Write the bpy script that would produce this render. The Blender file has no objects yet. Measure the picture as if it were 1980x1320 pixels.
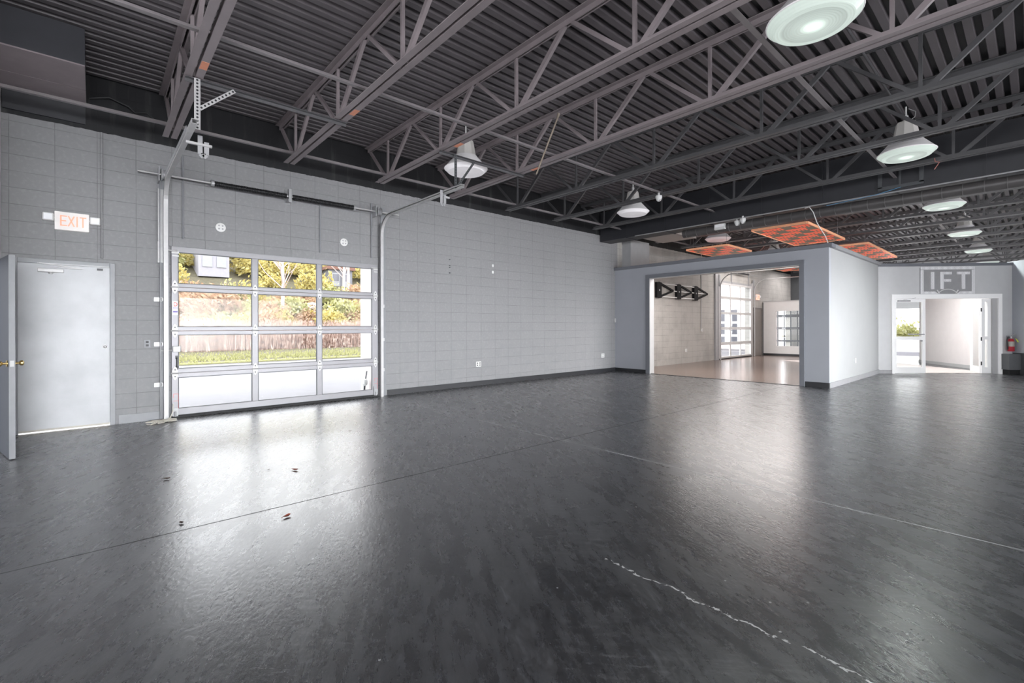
import bpy, bmesh, math, random
from mathutils import Vector, Matrix
random.seed(7)
PI = math.pi
SC = bpy.context.scene
COL = SC.collection

# ------------------------------------------------------------------ helpers
class MB:
    """collects simple shapes into one mesh"""
    def __init__(s): s.v = []; s.f = []; s.mi = []; s.m = 0
    def add(s, vs, fs):
        o = len(s.v); s.v += [tuple(v) for v in vs]
        for f in fs: s.f.append(tuple(i + o for i in f)); s.mi.append(s.m)
    def box(s, x0, x1, y0, y1, z0, z1):
        s.add([(x0,y0,z0),(x1,y0,z0),(x1,y1,z0),(x0,y1,z0),(x0,y0,z1),(x1,y0,z1),(x1,y1,z1),(x0,y1,z1)],
              [(0,3,2,1),(4,5,6,7),(0,1,5,4),(1,2,6,5),(2,3,7,6),(3,0,4,7)]); return s
    def bar(s, a, b, w, h, up=(0,0,1)):
        a = Vector(a); b = Vector(b); d = (b-a).normalized(); u = Vector(up)
        if abs(d.dot(u)) > .98: u = Vector((1,0,0)) if abs(d.x) < .9 else Vector((0,1,0))
        r = d.cross(u).normalized(); u = r.cross(d)
        vs = []
        for p in (a, b):
            for i, j in ((-1,-1),(1,-1),(1,1),(-1,1)): vs.append(p + r*(w/2*i) + u*(h/2*j))
        s.add(vs, [(3,2,1,0),(4,5,6,7),(0,1,5,4),(1,2,6,5),(2,3,7,6),(3,0,4,7)]); return s
    def tube(s, pts, r, n=10, cap=True):
        pts = [Vector(p) for p in pts]; rs = r if isinstance(r, (list,tuple)) else [r]*len(pts)
        rings = []; prev = None
        for i, p in enumerate(pts):
            d = (pts[min(i+1,len(pts)-1)] - pts[max(i-1,0)]).normalized()
            if prev is None:
                u = Vector((0,0,1)) if abs(d.z) < .9 else Vector((1,0,0))
                x = d.cross(u).normalized()
            else:
                x = prev - d*prev.dot(d)
                x = x.normalized() if x.length > 1e-6 else d.orthogonal().normalized()
            prev = x; y = d.cross(x)
            rings.append([p + x*(rs[i]*math.cos(2*PI*k/n)) + y*(rs[i]*math.sin(2*PI*k/n)) for k in range(n)])
        vs = [v for R in rings for v in R]; fs = []
        for i in range(len(pts)-1):
            for k in range(n): fs.append((i*n+k, i*n+(k+1)%n, (i+1)*n+(k+1)%n, (i+1)*n+k))
        if cap: fs.append(tuple(range(n-1,-1,-1))); fs.append(tuple(range((len(pts)-1)*n, len(pts)*n)))
        s.add(vs, fs); return s
    def lathe(s, prof, c, axis='z', n=32):
        c = Vector(c); vs = []; fs = []
        for r, h in prof:
            for k in range(n):
                a = 2*PI*k/n; p = (r*math.cos(a), r*math.sin(a), h)
                if axis == 'x': p = (p[2], p[0], p[1])
                elif axis == 'y': p = (p[0], p[2], p[1])
                vs.append(c + Vector(p))
        for i in range(len(prof)-1):
            for k in range(n):
                q = (i*n+k, i*n+(k+1)%n, (i+1)*n+(k+1)%n, (i+1)*n+k)
                fs.append(q if axis != 'y' else q[::-1])
        s.add(vs, fs); return s
    def prism(s, poly, o, ex, ey, ez, d):
        o = Vector(o); ex = Vector(ex); ey = Vector(ey); ez = Vector(ez); n = len(poly)
        vs = [o+ex*p[0]+ey*p[1] for p in poly] + [o+ex*p[0]+ey*p[1]+ez*d for p in poly]
        fs = [tuple(range(n-1,-1,-1)), tuple(range(n,2*n))] + [(i,(i+1)%n,n+(i+1)%n,n+i) for i in range(n)]
        s.add(vs, fs); return s
    def build(s, name, mat, parent=None, origin=None, smooth=False, bevel=0):
        me = bpy.data.meshes.new(name)
        if origin is None:
            if parent is not None: origin = wloc(parent)
            else:
                xs = [v[0] for v in s.v]; ys = [v[1] for v in s.v]; zs = [v[2] for v in s.v]
                origin = ((min(xs)+max(xs))/2, (min(ys)+max(ys))/2, min(zs))
        O = Vector(origin)
        me.from_pydata([tuple(Vector(v)-O) for v in s.v], [], s.f); 
        for m in (mat if isinstance(mat,(list,tuple)) else [mat]): me.materials.append(m)
        for p, i in zip(me.polygons, s.mi): p.material_index = i; p.use_smooth = smooth
        bm = bmesh.new(); bm.from_mesh(me); bmesh.ops.recalc_face_normals(bm, faces=bm.faces); bm.to_mesh(me); bm.free()
        me.update()
        o = bpy.data.objects.new(name, me); COL.objects.link(o)
        if parent is not None: o.parent = parent; o.location = O - wloc(parent)
        else: o.location = O
        if smooth:
            md = o.modifiers.new('edges','EDGE_SPLIT'); md.split_angle = math.radians(38)
        if bevel:
            md = o.modifiers.new('bev','BEVEL'); md.width = bevel; md.segments = 2; md.limit_method = 'ANGLE'
        return o

def wloc(o):
    v = Vector((0,0,0))
    while o is not None: v = v + o.location; o = o.parent
    return v
def tag(o, label=None, cat=None, group=None, kind=None):
    if label: o['label'] = label
    if cat: o['category'] = cat
    if group: o['group'] = group
    if kind: o['kind'] = kind
    return o
def empty(name, loc, label=None, cat=None, group=None, kind=None):
    o = bpy.data.objects.new(name, None); o.empty_display_size = .1; COL.objects.link(o); o.location = loc
    return tag(o, label, cat, group, kind)
def copy_tree(o, loc=None):
    r = o.copy(); COL.objects.link(r)
    if loc is not None: r.location = loc
    for k in ('label','group'):
        pass
    for ch in list(o.children):
        c = ch.copy(); COL.objects.link(c); c.parent = r
        for g in list(ch.children):
            d = g.copy(); COL.objects.link(d); d.parent = c
    return r

# ------------------------------------------------------------------ materials
class NT:
    def __init__(s, name):
        s.m = bpy.data.materials.new(name); s.m.use_nodes = True; s.t = s.m.node_tree; s.t.nodes.clear()
        s.out = s.t.nodes.new('ShaderNodeOutputMaterial')
    def n(s, typ, ins=None, **kw):
        nd = s.t.nodes.new('ShaderNode'+typ)
        for k, v in kw.items(): setattr(nd, k, v)
        for k, v in (ins or {}).items():
            if isinstance(v, bpy.types.NodeSocket): s.t.links.new(v, nd.inputs[k])
            else: nd.inputs[k].default_value = v
        return nd
    def math(s, op, a, b=0, clamp=False):
        return s.n('Math', {0:a, 1:b}, operation=op, use_clamp=clamp).outputs[0]
    def mix(s, f, a, b, blend='MIX'):
        nd = s.n('Mix', None, data_type='RGBA', blend_type=blend)
        for i, v in ((0,f),(6,a),(7,b)):
            if isinstance(v, bpy.types.NodeSocket): s.t.links.new(v, nd.inputs[i])
            else: nd.inputs[i].default_value = v if i == 0 else c4(v)
        return nd.outputs[2]
    def ramp(s, f, stops):
        nd = s.n('ValToRGB', {0:f}); e = nd.color_ramp.elements
        while len(e) < len(stops): e.new(.5)
        for el, (p, c) in zip(e, stops): el.position = p; el.color = c4(c)
        return nd.outputs[0]
    def surf(s, sh): s.t.links.new(sh, s.out.inputs[0]); return s.m
    def pos(s): return s.n('NewGeometry').outputs['Position']
def c4(c):
    if isinstance(c, (int,float)): return (c,c,c,1)
    return (c[0],c[1],c[2],1)
def setp(b, **kw):
    for k, v in kw.items(): b.inputs[k].default_value = v

def mat(name, col, rough=.5, metal=0, spec=.5, var=.12, scale=6., bump=0, emit=None, estr=0, coat=0):
    """procedural paint / plastic / metal with a soft mottling"""
    t = NT(name); P = t.pos()
    nz = t.n('TexNoise', {'Vector':P, 'Scale':scale, 'Detail':4.}).outputs[0]
    f = t.math('MULTIPLY_ADD', nz, 1.0); f.node.inputs[2].default_value = -.5
    k = t.math('MULTIPLY_ADD', f, var*2); k.node.inputs[2].default_value = 1.0
    c = t.mix(1.0, col, k, 'MULTIPLY')
    b = t.n('BsdfPrincipled', {'Base Color':c, 'Roughness':rough, 'Metallic':metal, 'Specular IOR Level':spec, 'Coat Weight':coat})
    if emit: setp(b, **{'Emission Color':c4(emit), 'Emission Strength':estr})
    if bump:
        n2 = t.n('TexNoise', {'Vector':P, 'Scale':scale*14, 'Detail':3.}).outputs[0]
        t.t.links.new(t.n('Bump', {'Height':n2, 'Strength':bump, 'Distance':.01}).outputs[0], b.inputs['Normal'])
    return t.surf(b.outputs[0])

def glass_mat(name, tint=(.98,.99,.985), refl=.22):
    t = NT(name)
    tr = t.n('BsdfTransparent', {'Color':c4(tint)}); gl = t.n('BsdfGlossy', {'Color':c4(.95), 'Roughness':.02})
    fr = t.math('MULTIPLY', t.n('Fresnel', {'IOR':1.35}).outputs[0], refl)
    return t.surf(t.n('MixShader', {0:fr, 1:tr.outputs[0], 2:gl.outputs[0]}).outputs[0])

def wall_block_mat(name, col, dark=None, zdark=None, line=.55, stain=.25, stain_col=(.09,.09,.085), dirt_low=0):
    t = NT(name); P = t.pos(); sp = t.n('SeparateXYZ', {0:P})
    v = t.n('CombineXYZ', {0:t.math('ADD', sp.outputs[1], .381), 1:sp.outputs[2]}).outputs[0]
    br = t.n('TexBrick', {'Vector':v, 'Scale':1., 'Mortar Size':.0045, 'Mortar Smooth':.4, 'Brick Width':.4064, 'Row Height':.2032, 'Bias':0.,
             'Color1':c4(.46),'Color2':c4(.54),'Mortar':c4(.5)}, offset=0., squash=1.)
    big = t.n('TexNoise', {'Vector':P, 'Scale':.9, 'Detail':6., 'Roughness':.62}).outputs[0]
    fine = t.n('TexNoise', {'Vector':P, 'Scale':22., 'Detail':4.}).outputs[0]
    k = t.math('MULTIPLY_ADD', br.outputs[0], .35); k.node.inputs[2].default_value = .82
    c = t.mix(1., col, k, 'MULTIPLY')
    c = t.mix(t.math('MULTIPLY', t.ramp(big, [(.45,0),(.75,1)]), stain), c, stain_col)
    c = t.mix(t.math('MULTIPLY', t.ramp(fine, [(.5,0),(.8,1)]), .10), c, (.7,.7,.7))
    ln = t.math('MULTIPLY', br.outputs[1], t.ramp(t.n('TexNoise', {'Vector':P,'Scale':2.6}).outputs[0], [(.35,.35),(.6,1)]))
    c = t.mix(t.math('MULTIPLY', ln, line), c, tuple(x*.42 for x in col))
    if dirt_low:
        lo = t.math('MULTIPLY', t.n('MapRange', {0:sp.outputs[2], 1:2.2, 2:.1, 3:0., 4:1.}).outputs[0], dirt_low)
        n3 = t.n('TexNoise', {'Vector':P, 'Scale':5.5, 'Detail':7., 'Roughness':.7}).outputs[0]
        c = t.mix(t.math('MULTIPLY', lo, t.ramp(n3, [(.45,0),(.62,1)])), c, (.20,.205,.215))
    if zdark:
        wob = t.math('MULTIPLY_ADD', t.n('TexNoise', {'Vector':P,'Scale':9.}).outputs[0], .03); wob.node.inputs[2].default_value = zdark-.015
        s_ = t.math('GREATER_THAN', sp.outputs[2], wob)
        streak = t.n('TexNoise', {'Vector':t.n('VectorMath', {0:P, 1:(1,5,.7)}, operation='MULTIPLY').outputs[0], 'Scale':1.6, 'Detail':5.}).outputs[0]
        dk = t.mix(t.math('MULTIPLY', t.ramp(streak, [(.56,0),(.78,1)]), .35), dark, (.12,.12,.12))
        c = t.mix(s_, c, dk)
    b = t.n('BsdfPrincipled', {'Base Color':c, 'Roughness':.62, 'Specular IOR Level':.35})
    h = t.math('SUBTRACT', t.math('MULTIPLY', fine, .25), br.outputs[1])
    t.t.links.new(t.n('Bump', {'Height':h, 'Strength':.35, 'Distance':.006}).outputs[0], b.inputs['Normal'])
    return t.surf(b.outputs[0])

def floor_mat():
    t = NT('epoxy_floor'); P = t.pos(); sp = t.n('SeparateXYZ', {0:P})
    st = t.n('VectorMath', {0:t.n('VectorRotate', {'Vector':P, 'Angle':.5}, rotation_type='Z_AXIS').outputs[0], 1:(1,3.2,1)}, operation='MULTIPLY').outputs[0]
    n1 = t.n('TexNoise', {'Vector':st, 'Scale':.75, 'Detail':9., 'Roughness':.68, 'Distortion':.7}).outputs[0]
    n2 = t.n('TexNoise', {'Vector':st, 'Scale':3.0, 'Detail':10., 'Roughness':.74, 'Distortion':.25}).outputs[0]
    n3 = t.n('TexNoise', {'Vector':P, 'Scale':38., 'Detail':5., 'Roughness':.75}).outputs[0]
    sk = t.n('VectorMath', {0:t.n('VectorRotate', {'Vector':P, 'Angle':-.75}, rotation_type='Z_AXIS').outputs[0], 1:(1,5,1)}, operation='MULTIPLY').outputs[0]
    n4 = t.n('TexNoise', {'Vector':sk, 'Scale':7., 'Detail':6., 'Roughness':.8}).outputs[0]
    c = t.ramp(n1, [(.25,(.008,.009,.011)),(.55,(.019,.020,.023)),(.8,(.050,.052,.058))]) 
    n6 = t.n('TexNoise', {'Vector':t.n('VectorMath', {0:st, 1:(1,.75,1)}, operation='MULTIPLY').outputs[0], 'Scale':11., 'Detail':10., 'Roughness':.78}).outputs[0]
    c = t.mix(1., c, t.ramp(n6, [(.3,.4),(.5,1.),(.70,3.6)]), 'MULTIPLY')
    c = t.mix(t.math('MULTIPLY', t.ramp(n2, [(.44,0),(.95,1)]), .6), c, (.15,.15,.158))
    pat = t.ramp(t.n('TexNoise', {'Vector':P, 'Scale':1.1, 'Detail':3.}).outputs[0], [(.42,0),(.62,1)])
    c = t.mix(t.math('MULTIPLY', t.math('MULTIPLY', t.ramp(n4, [(.50,0),(.85,1)]), pat), .55), c, (.26,.26,.27))
    dx = t.n('MapRange', {0:sp.outputs[0], 1:7.2, 2:3.5, 3:0., 4:1.}).outputs[0]; dy = t.n('MapRange', {0:sp.outputs[1], 1:2.6, 2:.2, 3:0., 4:1.}).outputs[0]
    dn = t.n('TexNoise', {'Vector':st, 'Scale':2.1, 'Detail':8., 'Roughness':.7}).outputs[0]
    c = t.mix(t.math('MULTIPLY', t.math('MULTIPLY', dx, dy), t.ramp(dn, [(.35,.05),(.7,.75)])), c, (.105,.105,.11))
    vo = t.n('TexVoronoi', {'Vector':P, 'Scale':9., 'Randomness':1.}).outputs
    fl = t.math('MULTIPLY', t.math('LESS_THAN', vo['Distance'], .055), t.math('GREATER_THAN', t.n('SeparateColor', {0:vo['Color']}).outputs[0], .72))
    c = t.mix(t.math('MULTIPLY', fl, .8), c, (.42,.42,.43))
    c = t.mix(t.math('MULTIPLY', t.ramp(n3, [(.67,0),(.72,1)]), .35), c, (.33,.33,.34))
    # saw-cut joints
    wob = t.n('TexNoise', {'Vector':P,'Scale':3.}).outputs[0]
    def line(co, at, w, amp=.012):
        q = t.math('ADD', co, t.math('MULTIPLY', t.math('SUBTRACT', wob, .5), amp))
        return t.math('LESS_THAN', t.math('ABSOLUTE', t.math('SUBTRACT', q, at)), w)
    brk = t.ramp(t.n('TexNoise', {'Vector':P,'Scale':1.7,'Detail':3.}).outputs[0], [(.35,.55),(.6,1)])
    joint = None
    for co, at, dk in ((sp.outputs[1],4.04,(.50,.50,.51)),(sp.outputs[0],4.69,(.008,.008,.009)),(sp.outputs[1],8.6,(.012,.012,.013)),(sp.outputs[0],9.2,(.01,.01,.01))):
        lm = t.math('MULTIPLY', line(co, at, .0065), brk); joint = lm if joint is None else t.math('MAXIMUM', joint, lm)
        c = t.mix(t.math('MULTIPLY', lm, .9), c, dk)
    # flaking crack near the camera side
    w2 = t.n('TexNoise', {'Vector':P,'Scale':5.5,'Detail':4.}).outputs[0]
    q = t.math('ADD', sp.outputs[1], t.math('MULTIPLY', t.math('SUBTRACT', w2, .5), .16))
    cr = t.math('LESS_THAN', t.math('ABSOLUTE', t.math('SUBTRACT', q, 2.15)), .006)
    dash = t.ramp(t.n('TexNoise', {'Vector':P,'Scale':42.,'Detail':2.}).outputs[0], [(.46,0),(.5,1)])
    rng = t.math('MULTIPLY', t.math('GREATER_THAN', sp.outputs[0], 6.75), t.math('LESS_THAN', sp.outputs[0], 8.7))
    c = t.mix(t.math('MULTIPLY', t.math('MULTIPLY', cr, dash), t.math('MULTIPLY', rng, .8)), c, (.62,.62,.62))
    ro = t.math('ADD', t.math('MULTIPLY', n2, .16), t.math('MULTIPLY', n1, .10))
    ro = t.math('ADD', ro, .145)
    ro = t.math('MAXIMUM', ro, t.math('MULTIPLY', joint, .9))
    wet = t.math('MULTIPLY', t.math('SUBTRACT', 1., t.math('MULTIPLY', joint, .9)), t.ramp(n6, [(.3,1.),(.5,.85),(.7,.42)]))
    b = t.n('BsdfPrincipled', {'Base Color':c, 'Roughness':ro, 'Specular IOR Level':wet, 'IOR':1.85, 'Coat Weight':.16, 'Coat Roughness':.42, 'Coat IOR':1.7})
    n5 = t.n('TexNoise', {'Vector':t.n('VectorMath', {0:st, 1:(1,.6,1)}, operation='MULTIPLY').outputs[0], 'Scale':26., 'Detail':3., 'Roughness':.55}).outputs[0]
    hh = t.math('ADD', t.math('MULTIPLY', n5, .8), t.math('MULTIPLY', n3, .25))
    bp = t.n('Bump', {'Height':hh, 'Strength':.30, 'Distance':.005}).outputs[0]
    t.t.links.new(bp, b.inputs['Normal']); t.t.links.new(bp, b.inputs['Coat Normal'])
    return t.surf(b.outputs[0])

def foliage_mat(name, cols, trans=.4):
    t = NT(name)
    r = t.n('TexNoise', {'Vector':t.pos(), 'Scale':5.5, 'Detail':6.}).outputs[0]
    n = len(cols); c = t.ramp(r, [(.3+.4*i/max(1,n-1), k) for i, k in enumerate(cols)])
    d = t.n('BsdfDiffuse', {'Color':c}); tl = t.n('BsdfTranslucent', {'Color':c})
    return t.surf(t.n('MixShader', {0:trans, 1:d.outputs[0], 2:tl.outputs[0]}).outputs[0])

def orange_mat():
    # rows of short orange slat blocks, staggered, over a dark backing
    t = NT('orange_slats'); P = t.pos(); sp = t.n('SeparateXYZ', {0:P})
    v = t.n('CombineXYZ', {0:sp.outputs[0], 1:sp.outputs[1]}).outputs[0]
    ry = t.math('MULTIPLY', sp.outputs[1], 2.6); row_i = t.math('FLOOR', ry); fy = t.math('FRACT', ry)
    ux = t.math('FRACT', t.math('ADD', t.math('MULTIPLY', sp.outputs[0], 1.55), t.math('MULTIPLY', row_i, .382)))
    row = t.math('MULTIPLY', t.math('LESS_THAN', ux, .64), t.math('LESS_THAN', fy, .86))
    st = t.math('GREATER_THAN', t.math('FRACT', t.math('MULTIPLY', sp.outputs[0], 13.)), .42)
    half = t.math('LESS_THAN', fy, .38)
    m = t.math('MULTIPLY', row, t.math('MAXIMUM', st, half))
    c = t.mix(m, (.12,.09,.06), (.95,.13,.055))
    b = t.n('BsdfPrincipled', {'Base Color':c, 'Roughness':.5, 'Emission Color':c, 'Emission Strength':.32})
    return t.surf(b.outputs[0])

M = {}
GREY = (.235,.243,.256)
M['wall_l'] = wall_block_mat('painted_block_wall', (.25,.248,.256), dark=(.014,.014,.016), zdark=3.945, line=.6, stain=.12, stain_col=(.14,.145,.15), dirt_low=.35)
M['wall_in'] = wall_block_mat('weathered_warm_lit_wall', (.46,.445,.42), dark=(.02,.02,.02), zdark=3.945, line=.85, stain=.5, stain_col=(.14,.135,.125))  # stains are real; pale warm base stands in for warm light
M['part'] = mat('partition_paint', (.38,.395,.43), .55, var=.06, scale=2.5)
M['partcap'] = mat('partition_cap_paint', (.17,.178,.2), .5)
M['white'] = mat('white_paint', (.78,.77,.76), .5, var=.04)
M['offwhite'] = mat('light_grey_paint', (.5,.5,.5), .55, var=.05)
M['dkgrey'] = mat('dark_grey_paint', (.07,.075,.08), .5)
M['black'] = mat('black_paint', (.016,.016,.018), .5)
M['base'] = mat('black_vinyl_base', (.022,.023,.026), .4)
M['basegrey'] = mat('grey_vinyl_base', (.3,.3,.31), .4)
M['floor'] = floor_mat()
M['floor2'] = mat('tan_coated_floor', (.15,.108,.09), .2, spec=.7, var=.25, scale=1.5, bump=.05)
M['deck'] = mat('painted_steel_deck', (.115,.102,.108), .45, spec=.5, var=.25, scale=2.)
M['joist'] = mat('bounce_lit_joist_steel', (.25,.215,.223), .42, spec=.5, var=.22, scale=5.)  # paler and purplish: floor bounce light put into the steel colour
M['joist_d'] = mat('black_joist_steel', (.085,.084,.088), .42, spec=.5, var=.22, scale=5.)
M['bridge'] = mat('grey_bridging_steel', (.22,.2,.205), .4, var=.2)
M['duct'] = mat('black_duct_paint', (.028,.029,.034), .45, var=.2)
M['duct2'] = mat('bounce_lit_duct_paint', (.33,.28,.29), .5, var=.15)  # underside colour carries the bounce light from the floor
M['galv'] = mat('galvanised_steel', (.47,.465,.465), .42, metal=.2, var=.15, scale=12)
M['galvd'] = mat('dull_steel', (.36,.36,.37), .45, metal=.2, var=.15, scale=12)
M['alu'] = mat('clear_anodised_aluminium', (.27,.265,.28), .38, metal=.15, var=.06)
M['alul'] = mat('pale_aluminium', (.62,.61,.60), .4, metal=.2, var=.06)
M['rubber'] = mat('black_rubber', (.012,.012,.013), .7)
M['spring'] = mat('oiled_spring_steel', (.03,.03,.032), .4, metal=.5)
M['doorpaint'] = mat('scuffed_door_paint', (.45,.46,.475), .42, var=.32, scale=1.9, bump=.06)
M['frame'] = mat('grey_frame_paint', (.23,.235,.25), .42, var=.15)
M['doordk'] = mat('slate_door_paint', (.035,.04,.05), .75, spec=.15)
M['brass'] = mat('antique_brass', (.45,.33,.14), .3, metal=.9)
M['plastic'] = mat('white_plastic', (.72,.72,.71), .35)
M['ivory'] = mat('ivory_plastic', (.42,.39,.34), .4)
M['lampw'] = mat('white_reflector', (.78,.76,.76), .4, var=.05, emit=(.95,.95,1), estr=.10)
M['lampoff'] = mat('prismatic_lens_off', (.86,.84,.86), .25, var=.05, emit=(1,.97,1), estr=.18)  # faint glow added for light falling on the unlit lens
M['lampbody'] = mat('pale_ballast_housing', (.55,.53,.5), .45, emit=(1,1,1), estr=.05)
M['red'] = mat('red_enamel', (.42,.02,.035), .3)
M['redprint'] = mat('red_print', (.62,.10,.10), .5)
M['purple'] = mat('purple_print', (.16,.12,.35), .5)
M['exit_face'] = mat('exit_sign_face', (.72,.70,.68), .4, emit=(1,.9,.85), estr=.12)
M['exit_txt'] = mat('exit_letters', (.95,.36,.24), .4, emit=(1,.35,.22), estr=.45)
M['exit2'] = mat('glowing_exit_face', (.9,.6,.5), .4, emit=(1,.55,.42), estr=.8)
M['lens'] = mat('clear_lamp_lens', (.85,.86,.88), .15, spec=.8, emit=(1,1,1), estr=.12)
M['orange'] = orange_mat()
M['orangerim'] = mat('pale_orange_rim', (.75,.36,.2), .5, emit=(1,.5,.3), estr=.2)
M['glass'] = glass_mat('clear_glass')
M['tread'] = None
M['yellowtag'] = mat('yellow_tag', (.62,.72,.12), .5)
M['leafred'] = mat('dry_red_leaf', (.20,.05,.03), .6)
M['leafdk'] = mat('dry_brown_leaf', (.05,.028,.02), .6)
M['rope'] = mat('worn_rope', (.6,.57,.5), .8)
M['asphalt'] = mat('yard_asphalt', (.14,.136,.147), .9, var=.12, scale=3.)  # one even grey with slight mottling
M['hill'] = mat('hillside_soil', (.075,.065,.04), .9, var=.7, scale=5.)
M['pink'] = mat('pale_rendered_wall', (.85,.74,.71), .8)
M['windark'] = mat('dark_window_glass', (.10,.10,.12), .2)
M['rock'] = mat('pale_rock', (.75,.70,.68), .9, var=.2)
M['bark'] = mat('grey_bark', (.45,.36,.34), .9)
M['tile'] = mat('pink_tile_floor', (.52,.46,.44), .4)
M['grass'] = foliage_mat('pale_grass', [(.25,.25,.11),(.33,.32,.17)], .2)
M['reed'] = foliage_mat('dry_reeds', [(.10,.06,.05),(.36,.25,.21),(.70,.60,.54)], .3)
M['fol_y'] = foliage_mat('yellow_leaves', [(.30,.22,.07),(.46,.39,.14),(.55,.52,.33)])
M['fol_o'] = foliage_mat('rust_leaves', [(.20,.10,.07),(.42,.28,.18),(.55,.46,.36)])
M['fol_g'] = foliage_mat('spring_green_leaves', [(.24,.25,.09),(.40,.39,.18),(.52,.50,.38)])

def lamp_lens_on():
    t = NT('glowing_prismatic_lens'); tc = t.n('TexCoord').outputs['Object']
    L = t.n('VectorMath', {0:t.n('VectorMath', {0:tc, 1:(1,1,0)}, operation='MULTIPLY').outputs[0]}, operation='LENGTH').outputs['Value']
    g = t.ramp(t.math('MULTIPLY', L, 2.8), [(.0,1.0),(.16,.95),(.30,.50),(.66,.36),(.69,.52),(1.,.50)])
    ring = t.math('MULTIPLY_ADD', t.math('SINE', t.math('MULTIPLY', L, 300.)), .03); ring.node.inputs[2].default_value = 1.
    b = t.n('BsdfPrincipled', {'Base Color':c4((.3,.33,.31)), 'Roughness':.2, 'Emission Color':c4((.86,1,.91)), 'Emission Strength':t.math('MULTIPLY', g, ring)})
    return t.surf(b.outputs[0])
M['lampon'] = lamp_lens_on()
def tread_mat():
    t = NT('diamond_tread_plate'); P = t.pos()
    ck = t.n('TexChecker', {'Vector':t.n('VectorRotate', {'Vector':P,'Angle':.785}, rotation_type='X_AXIS').outputs[0], 'Scale':42.}).outputs[1]
    c = t.mix(ck, (.72,.72,.73), (.95,.95,.96))
    return t.surf(t.n('BsdfPrincipled', {'Base Color':c,'Roughness':.35,'Metallic':.1}).outputs[0])
M['tread'] = tread_mat()

# ------------------------------------------------------------------ camera
CX, CH = 8.38, 1.31
YAW = math.radians(48.315); ROLL = .00282
cam = bpy.data.cameras.new('camera'); co = bpy.data.objects.new('camera', cam); COL.objects.link(co)
cam.sensor_width = 36; cam.lens = 905.2/1980*36; cam.shift_y = -27.75/1980
cam.clip_start = .05; cam.clip_end = 400
co.matrix_world = Matrix.Translation((CX,0,CH)) @ Matrix.Rotation(YAW,4,'Z') @ Matrix.Rotation(PI/2,4,'X') @ Matrix.Rotation(-ROLL,4,'Z')
SC.camera = co

# ------------------------------------------------------------------ shell
def slab(name, plane, at, th, u0, u1, z0, z1, holes, m, label=None):
    """wall with openings. plane 'x': lies at X=at, u is Y, thickness towards -X (th>0). plane 'y': at Y=at, u is X, thickness towards +Y."""
    us = sorted({u0,u1,*[h[0] for h in holes],*[h[1] for h in holes]}); zs = sorted({z0,z1,*[h[2] for h in holes],*[h[3] for h in holes]})
    us = [u for u in us if u0 <= u <= u1]; zs = [z for z in zs if z0 <= z <= z1]
    def solid(i, j):
        if i < 0 or j < 0 or i >= len(us)-1 or j >= len(zs)-1: return False
        uc = (us[i]+us[i+1])/2; zc = (zs[j]+zs[j+1])/2
        return not any(h[0] < uc < h[1] and h[2] < zc < h[3] for h in holes)
    b = MB()
    def P(u, d, z): return (at-d, u, z) if plane == 'x' else (u, at+d, z)
    for i in range(len(us)-1):
        for j in range(len(zs)-1):
            if not solid(i,j): continue
            a,c,e,g = us[i],us[i+1],zs[j],zs[j+1]
            for d in (0,th): b.add([P(a,d,e),P(c,d,e),P(c,d,g),P(a,d,g)], [(0,1,2,3)])
            if not solid(i-1,j): b.add([P(a,0,e),P(a,th,e),P(a,th,g),P(a,0,g)], [(0,1,2,3)])
            if not solid(i+1,j): b.add([P(c,0,e),P(c,th,e),P(c,th,g),P(c,0,g)], [(0,1,2,3)])
            if not solid(i,j-1): b.add([P(a,0,e),P(a,th,e),P(c,th,e),P(c,0,e)], [(0,1,2,3)])
            if not solid(i,j+1): b.add([P(a,0,g),P(a,th,g),P(c,th,g),P(c,0,g)], [(0,1,2,3)])
    me = bpy.data.meshes.new(name); me.from_pydata(b.v, [], b.f)
    bm = bmesh.new(); bm.from_mesh(me); bmesh.ops.remove_doubles(bm, verts=bm.verts, dist=1e-5)
    bmesh.ops.recalc_face_normals(bm, faces=bm.faces); bm.to_mesh(me); bm.free()
    me.materials.append(m); o = bpy.data.objects.new(name, me); COL.objects.link(o)
    return tag(o, label, None, None, 'structure')
def struct(name, b, m, label=None, **k): return tag(b.build(name, m, **k), label, None, None, 'structure')

DECK = 4.66
XR = 15.0
struct('floor', MB().box(-.3,XR,-6.3,11.58,-.2,0).box(5.45,XR,11.58,31,-.2,0), M['floor'], 'dark grey coated concrete floor of the large hall', origin=(0,0,0))
struct('floor_inner', MB().box(-.3,5.45,11.58,26.6,-.2,.004), M['floor2'], 'shiny tan floor of the inner room beyond the wide opening', origin=(0,0,0))
struct('trim_9', MB().box(1.2,4.9,11.56,11.60,0,.008), M['black'], 'dark metal threshold strip across the wide opening')
# corrugated deck
p = .1524; prof = []
x = -.4
while x < XR:
    prof += [(x,0),(x+.072,0),(x+.084,.05),(x+.140,.05)]; x += p
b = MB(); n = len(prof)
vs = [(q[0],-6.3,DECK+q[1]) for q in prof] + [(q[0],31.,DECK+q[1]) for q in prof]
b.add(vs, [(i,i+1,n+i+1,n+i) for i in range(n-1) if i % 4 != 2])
b.m = 1; b.add(vs, [(i,i+1,n+i+1,n+i) for i in range(n-1) if i % 4 == 2])  # groove tops coloured black to deepen the groove shade
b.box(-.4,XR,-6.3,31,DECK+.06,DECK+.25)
struct('ceiling', b, [M['deck'], M['black']], 'dark painted corrugated steel roof deck', origin=(0,0,DECK))

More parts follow.
